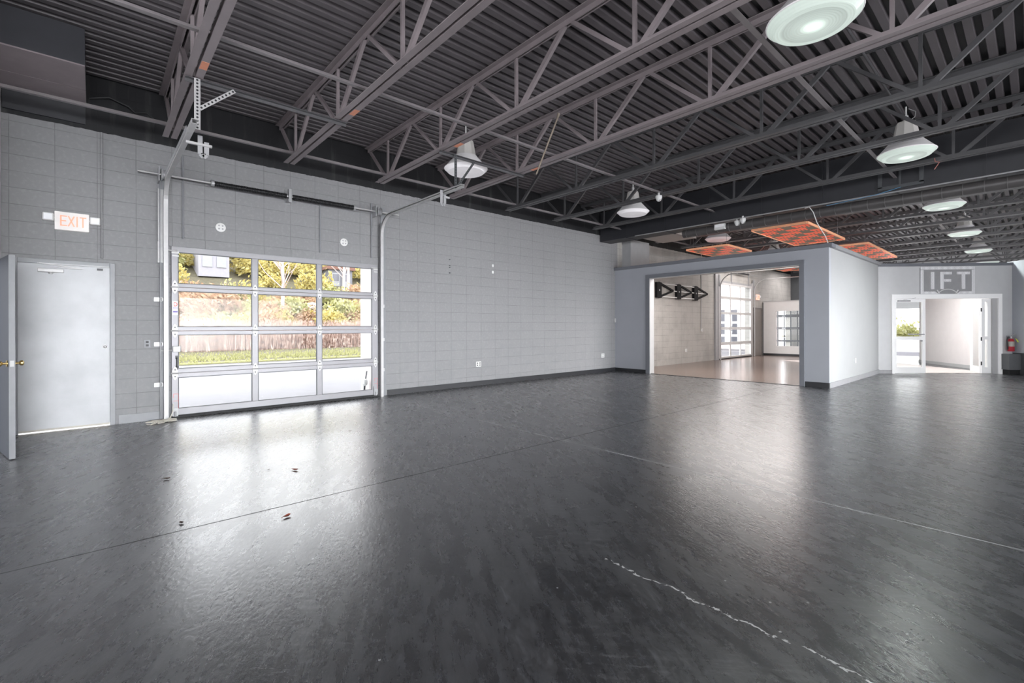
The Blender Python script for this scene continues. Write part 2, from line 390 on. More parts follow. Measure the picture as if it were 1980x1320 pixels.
G1 = (.83,4.01,0,2.50); G2 = (18.3,21.5,0,3.06)
slab('wall_left', 'x', 0, .25, -.85, 11.7, 0, DECK+.05, [G1,(-.78,.20,0,2.19)], M['wall_l'], 'grey painted block wall with the roll-up door')
slab('wall_left_inner', 'x', 0, .25, 11.7, 31, 0, DECK+.05, [G2,(23.1,26.5,0,2.3)], M['wall_in'], 'weathered block wall of the inner room, warm light in its colour')
b = MB().box(-.25,.30,-1.05,-.85,0,DECK+.05).box(.30,.45,-1.05,-.85,0,2.75).box(.30,3.2,-1.05,-.85,3.75,DECK+.05).box(.45,.62,-1.05,-.85,0,2.6).box(1.66,3.2,-1.05,-.85,0,3.75).box(.62,1.66,-1.05,-.85,2.1,2.7)
struct('wall_near', b, M['offwhite'], 'pale wall beside the exit door corner')
wf = empty('window_1', (.95,-.95,2.7), 'high window with a sloped sill above the slate door', None, None, 'structure')
MB().box(.30,.34,-1.0,-.84,2.75,3.72).box(1.62,1.66,-1.0,-.84,2.75,3.72).box(.30,1.66,-1.0,-.84,3.7,3.75).build('window_frame', M['white'], wf)
MB().prism([(0,0),(.2,0),(.2,.06),(0,.12)], (.30,-.85,2.64), (0,-1,0),(0,0,1),(1,0,0),1.36).build('window_sill', M['dkgrey'], wf)
MB().box(.34,1.62,-.955,-.945,2.76,3.7).build('pane', M['glass'], wf)
slab('wall_rear', 'y', -6.3, .2, 3.0, XR, 0, DECK+.05, [(5,8.5,.4,2.7),(10,13.5,.4,2.7)], M['part'], 'hall wall behind the viewer with two openings added for fill lights')
struct('wall_return', MB().box(3.0,3.2,-6.2,-1.05,0,DECK+.05), M['part'], 'short return wall beside the slate door')
slab('wall_right', 'x', XR+.25, .25, -6.3, 31, 0, DECK+.05, [(-4,1,.3,2.9),(2.5,7.5,.3,2.9),(9,14,.3,2.9),(16,21,.3,2.9)], M['part'], 'right hall wall with tall openings added for fill lights')
slab('wall_back', 'y', 30.8, .2, 3.0, XR, 0, DECK+.05, [(3.2,5.2,.75,2.2),(7.0,9.2,.6,2.2)], M['offwhite'], 'far end wall of the hall')
slab('wall_back_inner', 'y', 26.5, .2, 0, 3.0, 0, DECK+.05, [(-.0,1.0,0,2.6)], M['dkgrey'], 'dark far wall behind the white half wall')  # dark grey stands in for the shadow on this wall
struct('wall_back_return', MB().box(2.86,3.0,26.7,30.8,0,DECK+.05), M['offwhite'], 'wall joining the two far end walls')
# partition with the wide opening
slab('wall_partition', 'y', 11.58, .14, 0, 5.45, 0, 2.98, [(1.16,4.93,0,2.66)], M['part'], 'blue grey partition wall around the wide opening')
struct('trim_1', MB().box(0,5.52,11.52,11.80,2.98,3.06), M['partcap'], 'dark grey cap along the front partition top', bevel=.004)
struct('trim_2', MB().box(1.06,1.18,11.53,11.76,0,2.66).box(4.90,5.00,11.53,11.76,0,2.66).box(1.06,5.00,11.53,11.76,2.66,2.76), M['partcap'], 'dark grey casing around the wide opening', bevel=.004)
struct('trim_5', MB().box(1.18,1.195,11.54,11.75,0,2.66).box(1.18,4.9,11.54,11.75,2.648,2.66), M['offwhite'], 'pale inner lining of the wide opening')
slab('wall_side', 'x', 5.45, .14, 11.72, 16.25, 0, 2.98, [], mat('light_partition_paint', (.38,.385,.385), .6, var=.05, scale=2.), 'pale partition side wall facing the hall')
struct('trim_3', MB().box(5.28,5.52,11.80,16.25,2.98,3.06), M['basegrey'], 'pale cap along the partition side wall', bevel=.004)
struct('wall_inner_diagonal', MB().prism([(5.31,16.25),(5.45,16.25),(4.5,22.87),(4.36,22.87)], (0,0,0),(1,0,0),(0,1,0),(0,0,1),2.98), M['offwhite'], 'inner room wall running back from the partition')
slab('wall_half', 'y', 22.87, .14, 0, 4.4, 0, 2.42, [(.54,3.2,.43,1.99)], M['white'], 'white half wall with a big window hole in the inner room')
struct('trim_10', MB().box(0,4.4,22.85,23.03,2.42,2.46), M['offwhite'], 'cap on the white half wall')
struct('baseboard_half', MB().box(0,4.4,22.85,22.87,0,.09), M['base'], 'dark baseboard under the white half wall')
struct('baseboard_left', MB().box(0,.015,4.22,11.58,0,.105), M['base'], 'black baseboard along the grey block wall')
struct('baseboard_door', MB().box(0,.018,.24,.69,0,.12), M['frame'], 'grey baseboard between exit door and roll-up door')
struct('baseboard_partition', MB().box(0.015,1.06,11.565,11.58,0,.10).box(5.0,5.45,11.565,11.58,0,.11), M['base'], 'black baseboard along the partition front')
struct('baseboard_side', MB().box(5.45,5.47,11.565,16.25,0,.11), M['basegrey'], 'grey baseboard along the partition side')
# diagonal wall with the glass doors
D0 = Vector((5.48,16.2,0)); DU = Vector((.7071,.7071,0)); DN = Vector((.7071,-.7071,0)); ZZ = Vector((0,0,1))
def dbox(b, u0, u1, d0, d1, z0, z1):
    b.prism([(u0,d0),(u1,d0),(u1,d1),(u0,d1)], D0+ZZ*z0, DU, DN, ZZ, z1-z0); return b
M['diag'] = mat('diagonal_wall_paint', (.60,.605,.61), .55, var=.05)
b = MB(); dbox(b,-.1,.31,-.14,0,0,2.95); dbox(b,3.16,3.45,-.14,0,0,2.95); dbox(b,.31,3.16,-.14,0,2.18,2.95)
struct('wall_diagonal', b, M['diag'], 'pale grey diagonal wall around the glass entrance')
b = MB(); dbox(b,-.1,3.5,-.17,.03,2.95,3.03); struct('trim_4', b, M['partcap'], 'grey cap along the diagonal wall')
b = MB(); dbox(b,-.05,.30,0,.015,0,.10); struct('baseboard_diagonal', b, M['basegrey'], 'pale baseboard left of the glass entrance')
b = MB(); dbox(b,3.45,3.62,-.14,3.2,0,3.06); struct('wall_end', b, M['part'], 'darker grey wall at the right of the entrance')
# vestibule behind the glass entrance
struct('floor_vestibule', MB().prism([(.0,-.14),(3.2,-.14),(3.2,-5.2),(.0,-5.2)], D0+ZZ*.001, DU, DN, ZZ, .006), M['tile'], 'pinkish tile floor behind the glass entrance')
VA = Vector((5.55,22.1,0)); VB = Vector((7.50,19.35,0)); vd = (VB-VA).normalized(); vn = Vector((-vd.y,vd.x,0))
b = MB().prism([(0,0),((VB-VA).length,0),((VB-VA).length,.12),(0,.12)], VA, vd, vn, ZZ, 3.0)
struct('wall_vestibule', b, mat('vestibule_paint', (.80,.76,.755), .6, var=.04), 'pale pinkish wall seen through the entrance')
b = MB().prism([(0,-.02),((VB-VA).length,-.02),((VB-VA).length,0),(0,0)], VA, vd, vn, ZZ, .10)
struct('baseboard_vestibule', b, M['offwhite'], 'grey baseboard seen through the entrance')

# boxed column on the block wall
struct('column_1', MB().box(0,.30,11.95,12.95,2.0,3.92), mat('column_paint', (.36,.365,.37), .55), 'grey boxed column above the partition')

# ------------------------------------------------------------------ roof joists
ZB, ZT = 3.92, 4.655
XE = 12.3
def joist_parts(root, detailed, m):
    o = root.location
    def W(x,z,y=0): return (x, o.y+y, z)
    b = MB()
    for s in (-1,1):
        g0, g1 = (.014,.082) if s > 0 else (-.082,-.014)
        b.box(.02,XE,o.y+g0,o.y+g1,ZT-.009,ZT); b.box(.02,XE,o.y+s*.018-.005,o.y+s*.018+.005,ZT-.07,ZT-.009)
    b.build('top_chord', m, root)
    b = MB()
    for s in (-1,1):
        g0, g1 = (.014,.082) if s > 0 else (-.082,-.014)
        b.box(.46,XE,o.y+g0,o.y+g1,ZB,ZB+.009); b.box(.46,XE,o.y+s*.018-.005,o.y+s*.018+.005,ZB+.009,ZB+.07)
    b.build('bottom_chord', m, root)
    allw = MB(); nodes = [.79+1.68*k for k in range(7)]
    for k, xn in enumerate(nodes):
        d1 = MB().bar(W(xn-.06,ZB+.03),W(xn-.80 if k else .06,ZT-.04),.042,.042,(0,1,0))
        d2 = MB().bar(W(xn+.06,ZB+.03),W(xn+.80,ZT-.04),.055,.04,(0,1,0))
        v = MB().bar(W(xn,ZB+.03),W(xn,ZT-.05),.034,.034,(0,1,0))
        for q, nm in ((d1,'web_diagonal'),(d2,'web_diagonal'),(v,'web_vertical')):
            if detailed: q.build(nm, m, root)
            else: allw.add(q.v, q.f)
    if not detailed: allw.build('web', m, root)
JY = [.77+1.54*k for k in range(20)]
ORD = ['first','second','third','fourth','fifth','sixth','seventh','eighth']
PL = ['starting above the exit sign end of the roll-up door','crossing over the middle of the roll-up door','in front of the pendant over the roll-up door',
      'just behind the pendant over the roll-up door','','with its far end above the blank block wall','just before the long black duct','just behind the long black duct']
def joist(i, m, label, det, grp):
    r = empty('roof_joist', (0,JY[i],ZB), label, 'roof joist', grp); joist_parts(r, det, m); return r
jp = joist(0, M['joist'], 'purplish-lit open-web roof joist nearest the camera, above the left door track', True, 'open-web roof joists over the hall')
MB().box(2.78,2.95,JY[0]+.016,JY[0]+.08,ZB-.002,ZB).build('paint_mark', mat('orange_primer_mark',(.75,.30,.18),.5), jp)['label'] = 'orange paint mark'
jl = ['open-web roof joist over the middle of the roll-up door, carrying the near perforated hanger end',
      'open-web roof joist just in front of the pendant beside the roll-up door',
      'open-web roof joist just behind the pendant beside the roll-up door']
for i in (1,2,3):
    r = copy_tree(jp, (0,JY[i],ZB)); r['label'] = jl[i-1]
jd = joist(4, M['joist_d'], 'black open-web roof joist, fifth counted from the exit door end', True, 'open-web roof joists over the hall')
for i, L in ((5,'black open-web roof joist crossing in front of the second unlit pendant'),(6,'black open-web roof joist right in front of the long black duct'),(7,'black open-web roof joist right behind the long black duct')):
    r = copy_tree(jd, (0,JY[i],ZB)); r['label'] = L
jf = joist(8, mat('lightened_joist_paint',(.15,.148,.15),.42), 'distant thin black roof joist beyond the round spiral duct', False, 'distant roof joists beyond the duct')  # joist colour lightened in place of light on the far ceiling
for i in range(9,20):
    copy_tree(jf, (0,JY[i],ZB))

for x, L in ((.73,'long grey bridging angle under the joists nearest the block wall'),(3.34,'long grey bridging angle under the joists in mid ceiling, past the unlit pendant'),(6.67,'long grey bridging angle under the joists beside the lit pendants')):
    tag(MB().box(x-.025,x+.025,-.82,30.7,ZB+.07,ZB+.076).box(x-.025,x-.019,-.82,30.7,ZB+.076,ZB+.12).build('bridging_angle', M['bridge']), L, 'bridging', 'bridging angles')
tag(MB().tube([(7.0,-1,4.57),(7.0,30.5,4.57)], .014, 8).build('ceiling_conduit', M['joist_d']), 'thin conduit along the roof deck over the lit pendants', 'conduit')

# ------------------------------------------------------------------ pendants
def pendant(loc, lit, label, group):
    x,y,z = loc
    r = empty('high_bay_pendant_light', (x,y,z), label, 'pendant light', group)
    MB().tube([(x,y,z+.50),(x,y,DECK)], .012, 8).lathe([(.0,.56),(.03,.56),(.03,.49),(.0,.49)],(x,y,z),n=12).build('hanger_stem', M['plastic'], r)
    MB().tube([(x+.02,y,z+.46),(x+.10,y+.02,z+.52),(x+.11,y+.02,z+.60),(x+.03,y,z+.66)], .006, 6).build('power_cord', M['galvd'], r)
    # square-shouldered ballast housing
    MB().lathe([(.0,.46),(.115,.46),(.125,.44),(.165,.22),(.17,.19),(.0,.19)], (x,y,z), n=8).build('ballast_housing', M['lampbody'], r, smooth=False)
    MB().lathe([(.15,.205),(.185,.2),(.20,.175),(.345,.01),(.362,-.004),(.355,-.012),(.335,.0),(.19,.165),(.15,.18)], (x,y,z), n=48).build('reflector', M['lampw'], r, smooth=True)
    pr = [(.352,-.012),(.30,-.062)]
    for i in range(12): 
        rr = .29*(1-i/12.); pr += [(rr,-.066-.001*i),(rr-.010,-.065-.001*i)]
    pr += [(.0,-.078)]
    MB().lathe(pr, (x,y,z), n=48).build('prismatic_lens', M['lampon'] if lit else M['lampoff'], r, smooth=False)
    return r
p0 = pendant((2.05,4.62,3.95), False, 'unlit white pendant light hanging right of the roll-up door', 'unlit pendant lights')
for loc, L in (((2.2,9.24,3.95),'unlit white pendant light, middle one, in front of the black duct'),((2.05,13.86,3.93),'unlit white pendant light just behind the duct above the wide opening'),((2.0,18.48,3.95),'farthest unlit pendant light, small, seen below the orange panel')):
    r = copy_tree(p0, loc); r['label'] = L
p1 = pendant((7.1,4.62,3.96), True, 'lit pendant light nearest the camera, cut by the top edge', 'lit pendant lights')
for loc, L in (((7.05,9.24,3.95),'lit pendant light in front of the black duct with its vent'),((7.02,13.86,3.95),'lit pendant light just below the round spiral duct'),((7.0,18.48,3.95),'lit pendant light third from the far end, above the entrance letters'),((7.0,23.1,3.95),'lit pendant light second from the far end of its row'),((7.0,27.72,3.95),'farthest lit pendant light, half hidden by the diagonal wall')):
    r = copy_tree(p1, loc); r['label'] = L

# ------------------------------------------------------------------ ducts
r = empty('rectangular_duct', (4.5,11.1,3.75), 'long black rectangular duct crossing the ceiling', 'duct')
b = MB().box(.02,XR-.05,10.85,11.35,3.75,4.58)
for k in range(13): b.box(.9+k*1.15,.93+k*1.15,10.835,11.365,3.735,4.59)
b.build('duct_body', M['duct'], r)
MB().box(1.1,2.1,11.36,12.4,3.75,3.88).box(2.105,2.115,11.36,12.4,3.74,3.88).build('plenum_box', mat('tan_duct_panel',(.34,.30,.28),.5), r)
g = MB().box(6.42,6.48,10.81,10.85,3.84,4.18).box(7.0,7.06,10.81,10.85,3.84,4.18).box(6.42,7.06,10.81,10.85,3.80,3.86).box(6.42,7.06,10.81,10.85,4.16,4.2).box(6.72,6.75,10.82,10.85,3.84,4.18)
g.build('air_grille', M['dkgrey'], r)
r = empty('spiral_duct', (5.5,11.05,3.5), 'black round spiral duct with ribs running beside the rectangular duct', 'duct')
pr = []; b = MB(); x = 2.5
b.tube([(2.5,11.0,3.62),(XR-.1,11.0,3.62)], .10, 20); b.build('duct_tube', mat('round_duct_paint',(.075,.07,.07),.42), r, smooth=True)
b = MB()
for k in range(46): b.lathe([(.10,-.006),(.107,-.004),(.107,.004),(.10,.006)], (2.6+k*.26,11.0,3.62), 'x', 20)
b.build('spiral_rib', mat('duct_rib_paint',(.12,.115,.115),.4), r, smooth=True)
r = empty('square_duct', (.7,-.45,4.2), 'black painted boxed duct in the upper left corner', 'duct')
MB().box(.60,1.30,-.84,-.08,4.25,DECK-.005).build('duct_body', mat('faded_black_duct',(.055,.056,.066),.5), r)
MB().box(.60,1.30,-.84,-.08,4.235,4.25).box(.03,.59,-.84,-.08,4.235,4.25).build('duct_underside', M['duct2'], r)
MB().box(.0,.03,-.84,-.09,4.0,4.25).build('wall_flange', M['duct'], r)
tag(MB().tube([(.05,-.05,4.35),(.06,.15,4.42),(.06,.35,4.36),(.05,.42,4.30),(.05,.55,4.34),(.04,.62,4.28),(.03,.63,4.1)], .012, 8).build('deck_cable', M['black']), 'black cable looping along the block wall under the deck', 'cable')

# ------------------------------------------------------------------ garage door
def garage_door(name, label, X, y0, y1, zrows, ycols, ztop, m, simple=False, plane='x'):
    """zrows: list of (z0,z1) glass rows, ycols list of (a,b) glass columns. sections split midway between glass rows."""
    if plane == 'x': B = lambda b,x0,x1,a,c,z0,z1: b.box(X+x0,X+x1,a,c,z0,z1)
    else: B = lambda b,x0,x1,a,c,z0,z1: b.box(a,c,X-x1,X-x0,z0,z1)
    loc = (X,(y0+y1)/2,0) if plane == 'x' else ((y0+y1)/2,X,0)
    r = empty(name, loc, label, None, None, 'structure')
    seams = [.015] + [(zrows[i][1]+zrows[i+1][0])/2 for i in range(len(zrows)-1)] + [ztop]
    for i, (g0,g1) in enumerate(zrows):
        b = MB(); z0, z1 = seams[i]+(.002 if i else .03), seams[i+1]-.002
        B(b,-.05,0,y0,y1,z0,g0); B(b,-.05,0,y0,y1,g1,z1)
        us = [y0]+[u for c in ycols for u in c]+[y1]
        for k in range(0,len(us),2): B(b,-.05,0,us[k],us[k+1],g0,g1)
        # glazing beads
        s = b.build('door_section', m, r, bevel=0 if simple else .004)
        for a,c in ycols:
            q = MB(); e = .008
            if not simple:
                B(q,-.03,-.004,a,a+e,g0,g1); B(q,-.03,-.004,c-e,c,g0,g1); B(q,-.03,-.004,a+e,c-e,g0,g0+e); B(q,-.03,-.004,a+e,c-e,g1-e,g1)
                q.build('glazing_bead', M['dkgrey'], s)
            q = MB(); B(q,-.024,-.020,a,c,g0,g1); q.build('pane', M['glass'], s)
    q = MB(); B(q,-.045,-.005,y0,y1,0.002,.047); q.build('bottom_seal', M['rubber'], r)
    return r
Z1 = [(.14,.59),(.72,1.21),(1.33,1.85),(1.96,2.415)]; C1 = [(.905,1.87),(1.955,2.88),(2.965,3.895)]
gd = garage_door('door_2', 'aluminium roll-up door with twelve glass panes in the grey block wall', .05, .825, 4.01, Z1, C1, 2.50, M['alu'])
HX = .052
def hinge(y, z, parent):
    h = MB()
    lp = [(-.035,.012),(.035,.012),(.035,.03),(.02,.075),(0,.10),(-.02,.075),(-.035,.03)]
    h.prism(lp, (HX,y,z), (0,1,0),(0,0,1),(1,0,0), .008)
    h.prism([(a,-c) for a,c in lp][::-1], (HX,y,z), (0,1,0),(0,0,1),(1,0,0), .008)
    h.tube([(HX+.012,y-.05,z),(HX+.012,y+.05,z)], .012, 8)
    hh = h.build('hinge', M['galv'], parent)
    k = MB()
    for dz in (.05,-.05): k.lathe([(.0,.008),(.010,.008),(.010,0)], (HX+.007,y,z+dz), 'x', 8)
    k.build('bolt', M['dkgrey'], hh)
for z in (.655,1.27,1.905):
    for y in (.865,1.912,2.922,3.955): hinge(y, z, gd)
for y in (.865,3.955):
    MB().box(HX,HX+.01,y-.04,y+.05,2.395,2.425).tube([(HX+.02,y-.09,2.43),(HX+.02,y+.03,2.43)],.012,8).box(HX,HX+.008,y-.03,y+.05,2.35,2.37).build('top_roller_bracket', M['galv'], gd)
    MB().box(HX,HX+.012,y-.03,y+.035,.03,.15).tube([(HX+.03,y,.03),(HX+.03,y,.10)],.014,8).box(HX,HX+.03,y-.04,y-.03,.04,.2).build('bottom_bracket', M['galvd'], gd)
lk = MB().box(HX,HX+.03,.84,.93,.965,1.045).build('slide_lock', M['galv'], gd)
MB().box(HX+.03,HX+.036,.835,.935,.96,.966).box(HX+.03,HX+.036,.835,.935,1.044,1.05).box(HX+.03,HX+.036,.835,.841,.96,1.05).box(HX+.03,HX+.036,.929,.935,.96,1.05).build('lock_edge', M['dkgrey'], lk)
MB().tube([(HX+.02,.70,.99),(HX+.02,.85,.99)], .009, 8).build('lock_bolt', M['galv'], lk)
MB().tube([(HX,.885,.74),(HX+.035,.885,.76),(HX+.035,.885,.86),(HX,.885,.88)], .008, 8).box(HX,HX+.006,.868,.902,.70,.76).box(HX,HX+.006,.868,.902,.86,.91).build('pull_handle', M['spring'], gd)
# stickers on the stiles
st = MB().box(HX-.002,HX,.838,.90,1.50,1.70).build('maker_sticker', M['alul'], gd)
def Dshape(y, z, w, h):
    b = MB(); pts = [(0,0),(w*.5,0)]+[(w*.5+w*.5*math.sin(a), h/2-h/2*math.cos(a)) for a in [PI*i/8 for i in range(1,8)]]+[(w*.5,h),(0,h)]
    ii = [(p[0]*.55+w*.2, p[1]*.55+h*.22) for p in pts]; n = len(pts)
    vs = [(HX+.001,y+p[0],z+p[1]) for p in pts+ii]
    b.add(vs, [(i,(i+1)%n,n+(i+1)%n,n+i) for i in range(n)]); return b
Dshape(.852,1.625,.045,.06).build('round_emblem', M['redprint'], st)
b = MB()
for i in range(5): b.box(HX,HX+.001,.846+i*.0105,.853+i*.0105,1.59,1.612)
b.box(HX,HX+.001,.842,.898,1.535,1.56); b.build('print_line', M['purple'], st)
for y, z in ((.865,.28),(3.955,.28)):
    b = MB().box(HX,HX+.001,y-.02,y+.04,z+.07,z+.075).box(HX,HX+.001,y-.02,y+.04,z-.03,z-.026).box(HX,HX+.001,y+.036,y+.04,z-.14,z+.075).box(HX,HX+.001,y-.02,y-.016,z+.02,z+.075)
    b.build('warning_sticker', M['redprint'], gd)

# vertical steel jamb plates
struct('trim_6', MB().box(0,.012,.69,.80,0,3.62).box(.012,.05,.69,.70,0,3.62), M['frame'], 'grey steel jamb plate left of the roll-up door')
struct('trim_7', MB().box(0,.012,4.09,4.19,0,3.62), M['frame'], 'grey steel jamb plate right of the roll-up door')
struct('trim_8', MB().box(0,.03,.80,4.03,2.50,2.62), M['wall_l'], 'grey header strip above the roll-up door')

def track(y, name_label, side, xend):
    r = empty('door_track', (.1,y,0), name_label, 'door track', 'galvanised tracks of the roll-up door')
    R = .36; x0 = .105; zc = 3.40-R
    path = [(x0,.0),(x0,zc)] + [(x0+R-R*math.cos(a), zc+R*math.sin(a)) for a in [PI/2*i/10 for i in range(1,11)]] + [(xend,3.40)]
    b = MB()  # channel: two lips and a back
    sec = [(-.026,-.024),(-.026,.024),(.026,.024),(.026,.012),(.022,.012),(.022,.020),(-.022,.020),(-.022,-.020),(.022,-.020),(.022,-.012),(.026,-.012),(.026,-.024)]
    rings = []
    for i, (px_,pz) in enumerate(path):
        a = path[max(0,i-1)]; c = path[min(len(path)-1,i+1)]
        dx, dz = c[0]-a[0], c[1]-a[1]; L = math.hypot(dx,dz); nx, nz = -dz/L, dx/L
        rings.append([(px_+nx*v, y+u*side, pz+nz*v) for u,v in sec])
    n = len(sec); vs = [v for q in rings for v in q]
    fs = [(i*n+k,i*n+(k+1)%n,(i+1)*n+(k+1)%n,(i+1)*n+k) for i in range(len(rings)-1) for k in range(n)] + [tuple(range(n)), tuple(range((len(rings)-1)*n,len(rings)*n))]
    b.add(vs, fs); b.build('track_rail', M['galv'], r)
    for z in (.5,1.08,1.72):
        MB().box(.012,.02,y-.13*1,y-.03,z-.03,z+.03).box(.02,.09,y-.045,y-.03,z-.02,z+.02).build('jamb_bracket', M['galv'], r) if side > 0 else \
        MB().box(.012,.02,y+.03,y+.10,z-.03,z+.03).build('jamb_bracket', M['galv'], r)
    MB().box(.02,.028,y-.05*side-.035,y-.05*side+.035,2.25,3.3).box(.028,.075,y-.05*side-.035,y-.05*side-.027,2.55,3.3).build('flag_angle', M['galvd'] if side<0 else M['galv'], r)
    MB().bar((x0+.3,y-.028*side,3.432),(xend-.35 if side>0 else xend-.2,y-.028*side,3.432),.006,.055).build('reinforcing_angle', M['galvd'], r)
    # end stop and bumper
    bx = xend-.45
    MB().box(bx-.015,bx+.015,y-.02,y+.22 if side>0 else y+.06,3.31,3.335).build('bumper_bracket', M['galv'], r)
    pts = [(bx,y+.11*side if side>0 else y-.08,3.42),(bx,y+.11*side if side>0 else y-.08,3.22),(bx,y+.14*side if side>0 else y-.05,3.19),(bx,y+.17*side if side>0 else y-.02,3.22),(bx,y+.17*side if side>0 else y-.02,3.36)]
    q = MB()
    for a_, c_ in zip(pts[:-1], pts[1:]): q.bar(a_, c_, .045, .006, (1,0,0))
    q.build('leaf_bumper', M['galvd'], r)
    return r
track(.755, 'galvanised roll-up door track left of the door, bending into the hall', 1, 2.72)
track(4.06, 'galvanised roll-up door track right of the door, curving toward the pendant', -1, 2.74)

r = empty('torsion_shaft', (.15,2.4,3.48), 'steel torsion shaft with black springs above the roll-up door', 'torsion shaft')
MB().tube([(.15,.44,3.48),(.15,4.40,3.48)], .014, 12).build('shaft', M['galv'], r, smooth=True)
for a, c in ((1.33,2.36),(2.46,3.50)):
    pts = []; N = 46
    s_ = MB().tube([(.15,a,3.48),(.15,c,3.48)], .036, 14)
    for k in range(N):
        yy = a+(c-a)*(k+.5)/N; s_.lathe([(.036,-.007),(.044,0),(.036,.007)], (.15,yy,3.48), 'y', 14)
    s_.build('torsion_spring', M['spring'], r, smooth=True)
for yy in (1.32,3.51):
    MB().lathe([(.0,-.02),(.05,-.02),(.05,.02),(.0,.02)], (.15,yy,3.48), 'y', 14).build('spring_cone', M['galvd'], r)
MB().box(.0,.02,2.37,2.45,3.38,3.62).box(.0,.17,2.38,2.44,3.40,3.43).box(.11,.19,2.39,2.43,3.38,3.60).build('centre_bracket', M['galvd'], r)
for yy in (.74,3.98):
    MB().lathe([(.0,-.04),(.075,-.04),(.085,-.03),(.062,-.02),(.062,.03),(.08,.04),(.0,.04)], (.15,yy,3.48), 'y', 20).build('cable_drum', M['galvd'], r)
    MB().box(.0,.2,yy-.07,yy-.06,3.38,3.58).build('end_bearing_plate', M['galvd'], r)

def holes_bar(a, b_, w, m, parent, name, n):
    o = MB().bar(a, b_, w, .005, (1,0,0)); q = o.build(name, m, parent)
    h = MB(); a = Vector(a); b_ = Vector(b_)
    d = (b_-a).normalized()
    for k in range(n):
        p_ = a.lerp(b_, (k+.5)/n)
        h.tube([p_+Vector((.0028,0,0)), p_+Vector((.0045,0,0))], .011, 8)
    h.build('slot_hole', M['black'], q); return q
r = empty('track_hanger', (2.53,1.5,3.4), 'pale perforated hanger for the left door track, bolted under two joists', 'track hanger')
MB().box(2.50,2.505,.70,2.40,ZB-.045,ZB-.005).box(2.505,2.55,.70,2.40,ZB-.012,ZB-.006).build('cross_angle', M['joist_d'], r)
holes_bar((2.56,.80,ZB-.01),(2.56,.80,3.38),.055, M['galv'], r, 'perforated_upright', 15)
holes_bar((2.562,.82,3.60),(2.562,1.14,ZB-.03),.04, M['galv'], r, 'perforated_brace', 10)
r = empty('track_hanger', (2.53,4.6,3.4), 'dark perforated hanger for the right door track, in front of the pendant', 'track hanger')
MB().box(2.50,2.505,3.80,5.50,ZB-.045,ZB-.005).box(2.505,2.55,3.80,5.50,ZB-.012,ZB-.006).build('cross_angle', M['joist_d'], r)
holes_bar((2.555,4.06,ZB-.01),(2.555,4.06,3.40),.045, M['dkgrey'], r, 'perforated_upright', 12)
holes_bar((2.557,4.08,3.42),(2.557,4.42,ZB-.03),.035, M['dkgrey'], r, 'perforated_brace', 14)
tag(MB().bar((3.43,4.9,3.58),(4.0,4.75,4.18),.022,.006).bar((4.0,4.75,4.18),(4.02,4.75,4.24),.03,.02).build('loose_brace', mat('tarnished_strap',(.24,.20,.16),.5)), 'pale diagonal strap brace hanging behind the pendant right of the roll-up door', 'brace')

# ------------------------------------------------------------------ exit door
d1 = empty('door_1', (0,-.29,0), 'scuffed pale grey steel exit door under the exit sign', None, None, 'structure')
MB().box(-.05,.03,-.78,-.715,0,2.19).box(-.05,.03,.15,.205,0,2.19).box(-.05,.03,-.715,.15,2.13,2.19).box(-.05,.012,-.73,-.715,0,2.13).box(-.05,.012,.15,.165,0,2.13).build('door_frame', M['frame'], d1, bevel=.004)
lf = MB().box(-.045,.0,-.715,.15,.035,2.13).build('door_leaf', M['doorpaint'], d1)
MB().box(0,.003,-.70,.14,.04,.29).build('kick_plate', M['doorpaint'], lf)
MB().box(0,.006,-.71,.145,.012,.035).build('door_sweep', M['ivory'], lf)
MB().lathe([(.0,.022),(.020,.022),(.026,.018),(.026,0)], (0,.10,1.06), 'x', 24).build('deadbolt', M['plastic'], lf, smooth=True)
MB().lathe([(.008,.026),(.017,.026),(.017,.022)], (0,.10,1.06), 'x', 24).build('deadbolt_ring', M['black'], lf)
cl = MB().box(0,.05,-.54,-.30,2.025,2.07).lathe([(.0,-.02),(.022,-.02),(.022,0),(.0,0)], (.03,-.42,2.025),'z',12).build('door_closer', M['galv'], d1, bevel=.005)
MB().bar((.04,-.42,2.09),(.07,-.12,2.085),.022,.008).bar((.07,-.12,2.085),(.06,-.52,2.135),.022,.008).build('closer_arm', M['galv'], cl)
MB().box(-.02,.035,-.54,.145,2.128,2.142).build('head_stop', M['galvd'], d1)
MB().box(0,.02,.02,.08,2.085,2.11).build('head_latch', M['spring'], d1)
MB().box(0,.006,.155,.16,.75,1.25).build('latch_guard', M['galvd'], d1)

# ajar slate door at the left edge
hx, hy = .66, -.80; a_ = math.radians(12.5)
dx_, dy_ = math.cos(a_), math.sin(a_)
d4 = empty('door_4', (hx,hy,0), 'slate grey door standing ajar at the left edge', None, None, 'structure')
lfx = MB().prism([(0,0),(.935,0),(.935,-.045),(0,-.045)], (hx,hy,.01), (dx_,dy_,0), (-dy_,dx_,0), ZZ, 2.035)
lf4 = lfx.build('door_leaf', M['doordk'], d4)
ex = Vector((hx+dx_*.936, hy+dy_*.936, 0)); en = Vector((dx_,dy_,0)); es = Vector((dy_,-dx_,0))
MB().prism([(0,0),(.045,0),(.045,2.035),(0,2.035)], ex+Vector((0,0,.01)), es, ZZ, en, .002).build('door_edge', M['frame'], lf4)
kp = ex - en*.07 + es*.045 + Vector((0,0,.96))
b = MB().lathe([(.0,0),(.032,0),(.032,.008),(.0,.008)], (0,0,0), 'z', 20).lathe([(.012,.008),(.012,.035),(.026,.045),(.028,.06),(.018,.07),(.0,.072)], (0,0,0), 'z', 20)
mt = Matrix((tuple(en), tuple(ZZ), tuple(es))).transposed()
b.v = [tuple(kp + mt @ Vector(v)) for v in b.v]
b.build('door_knob', M['brass'], lf4, smooth=True)
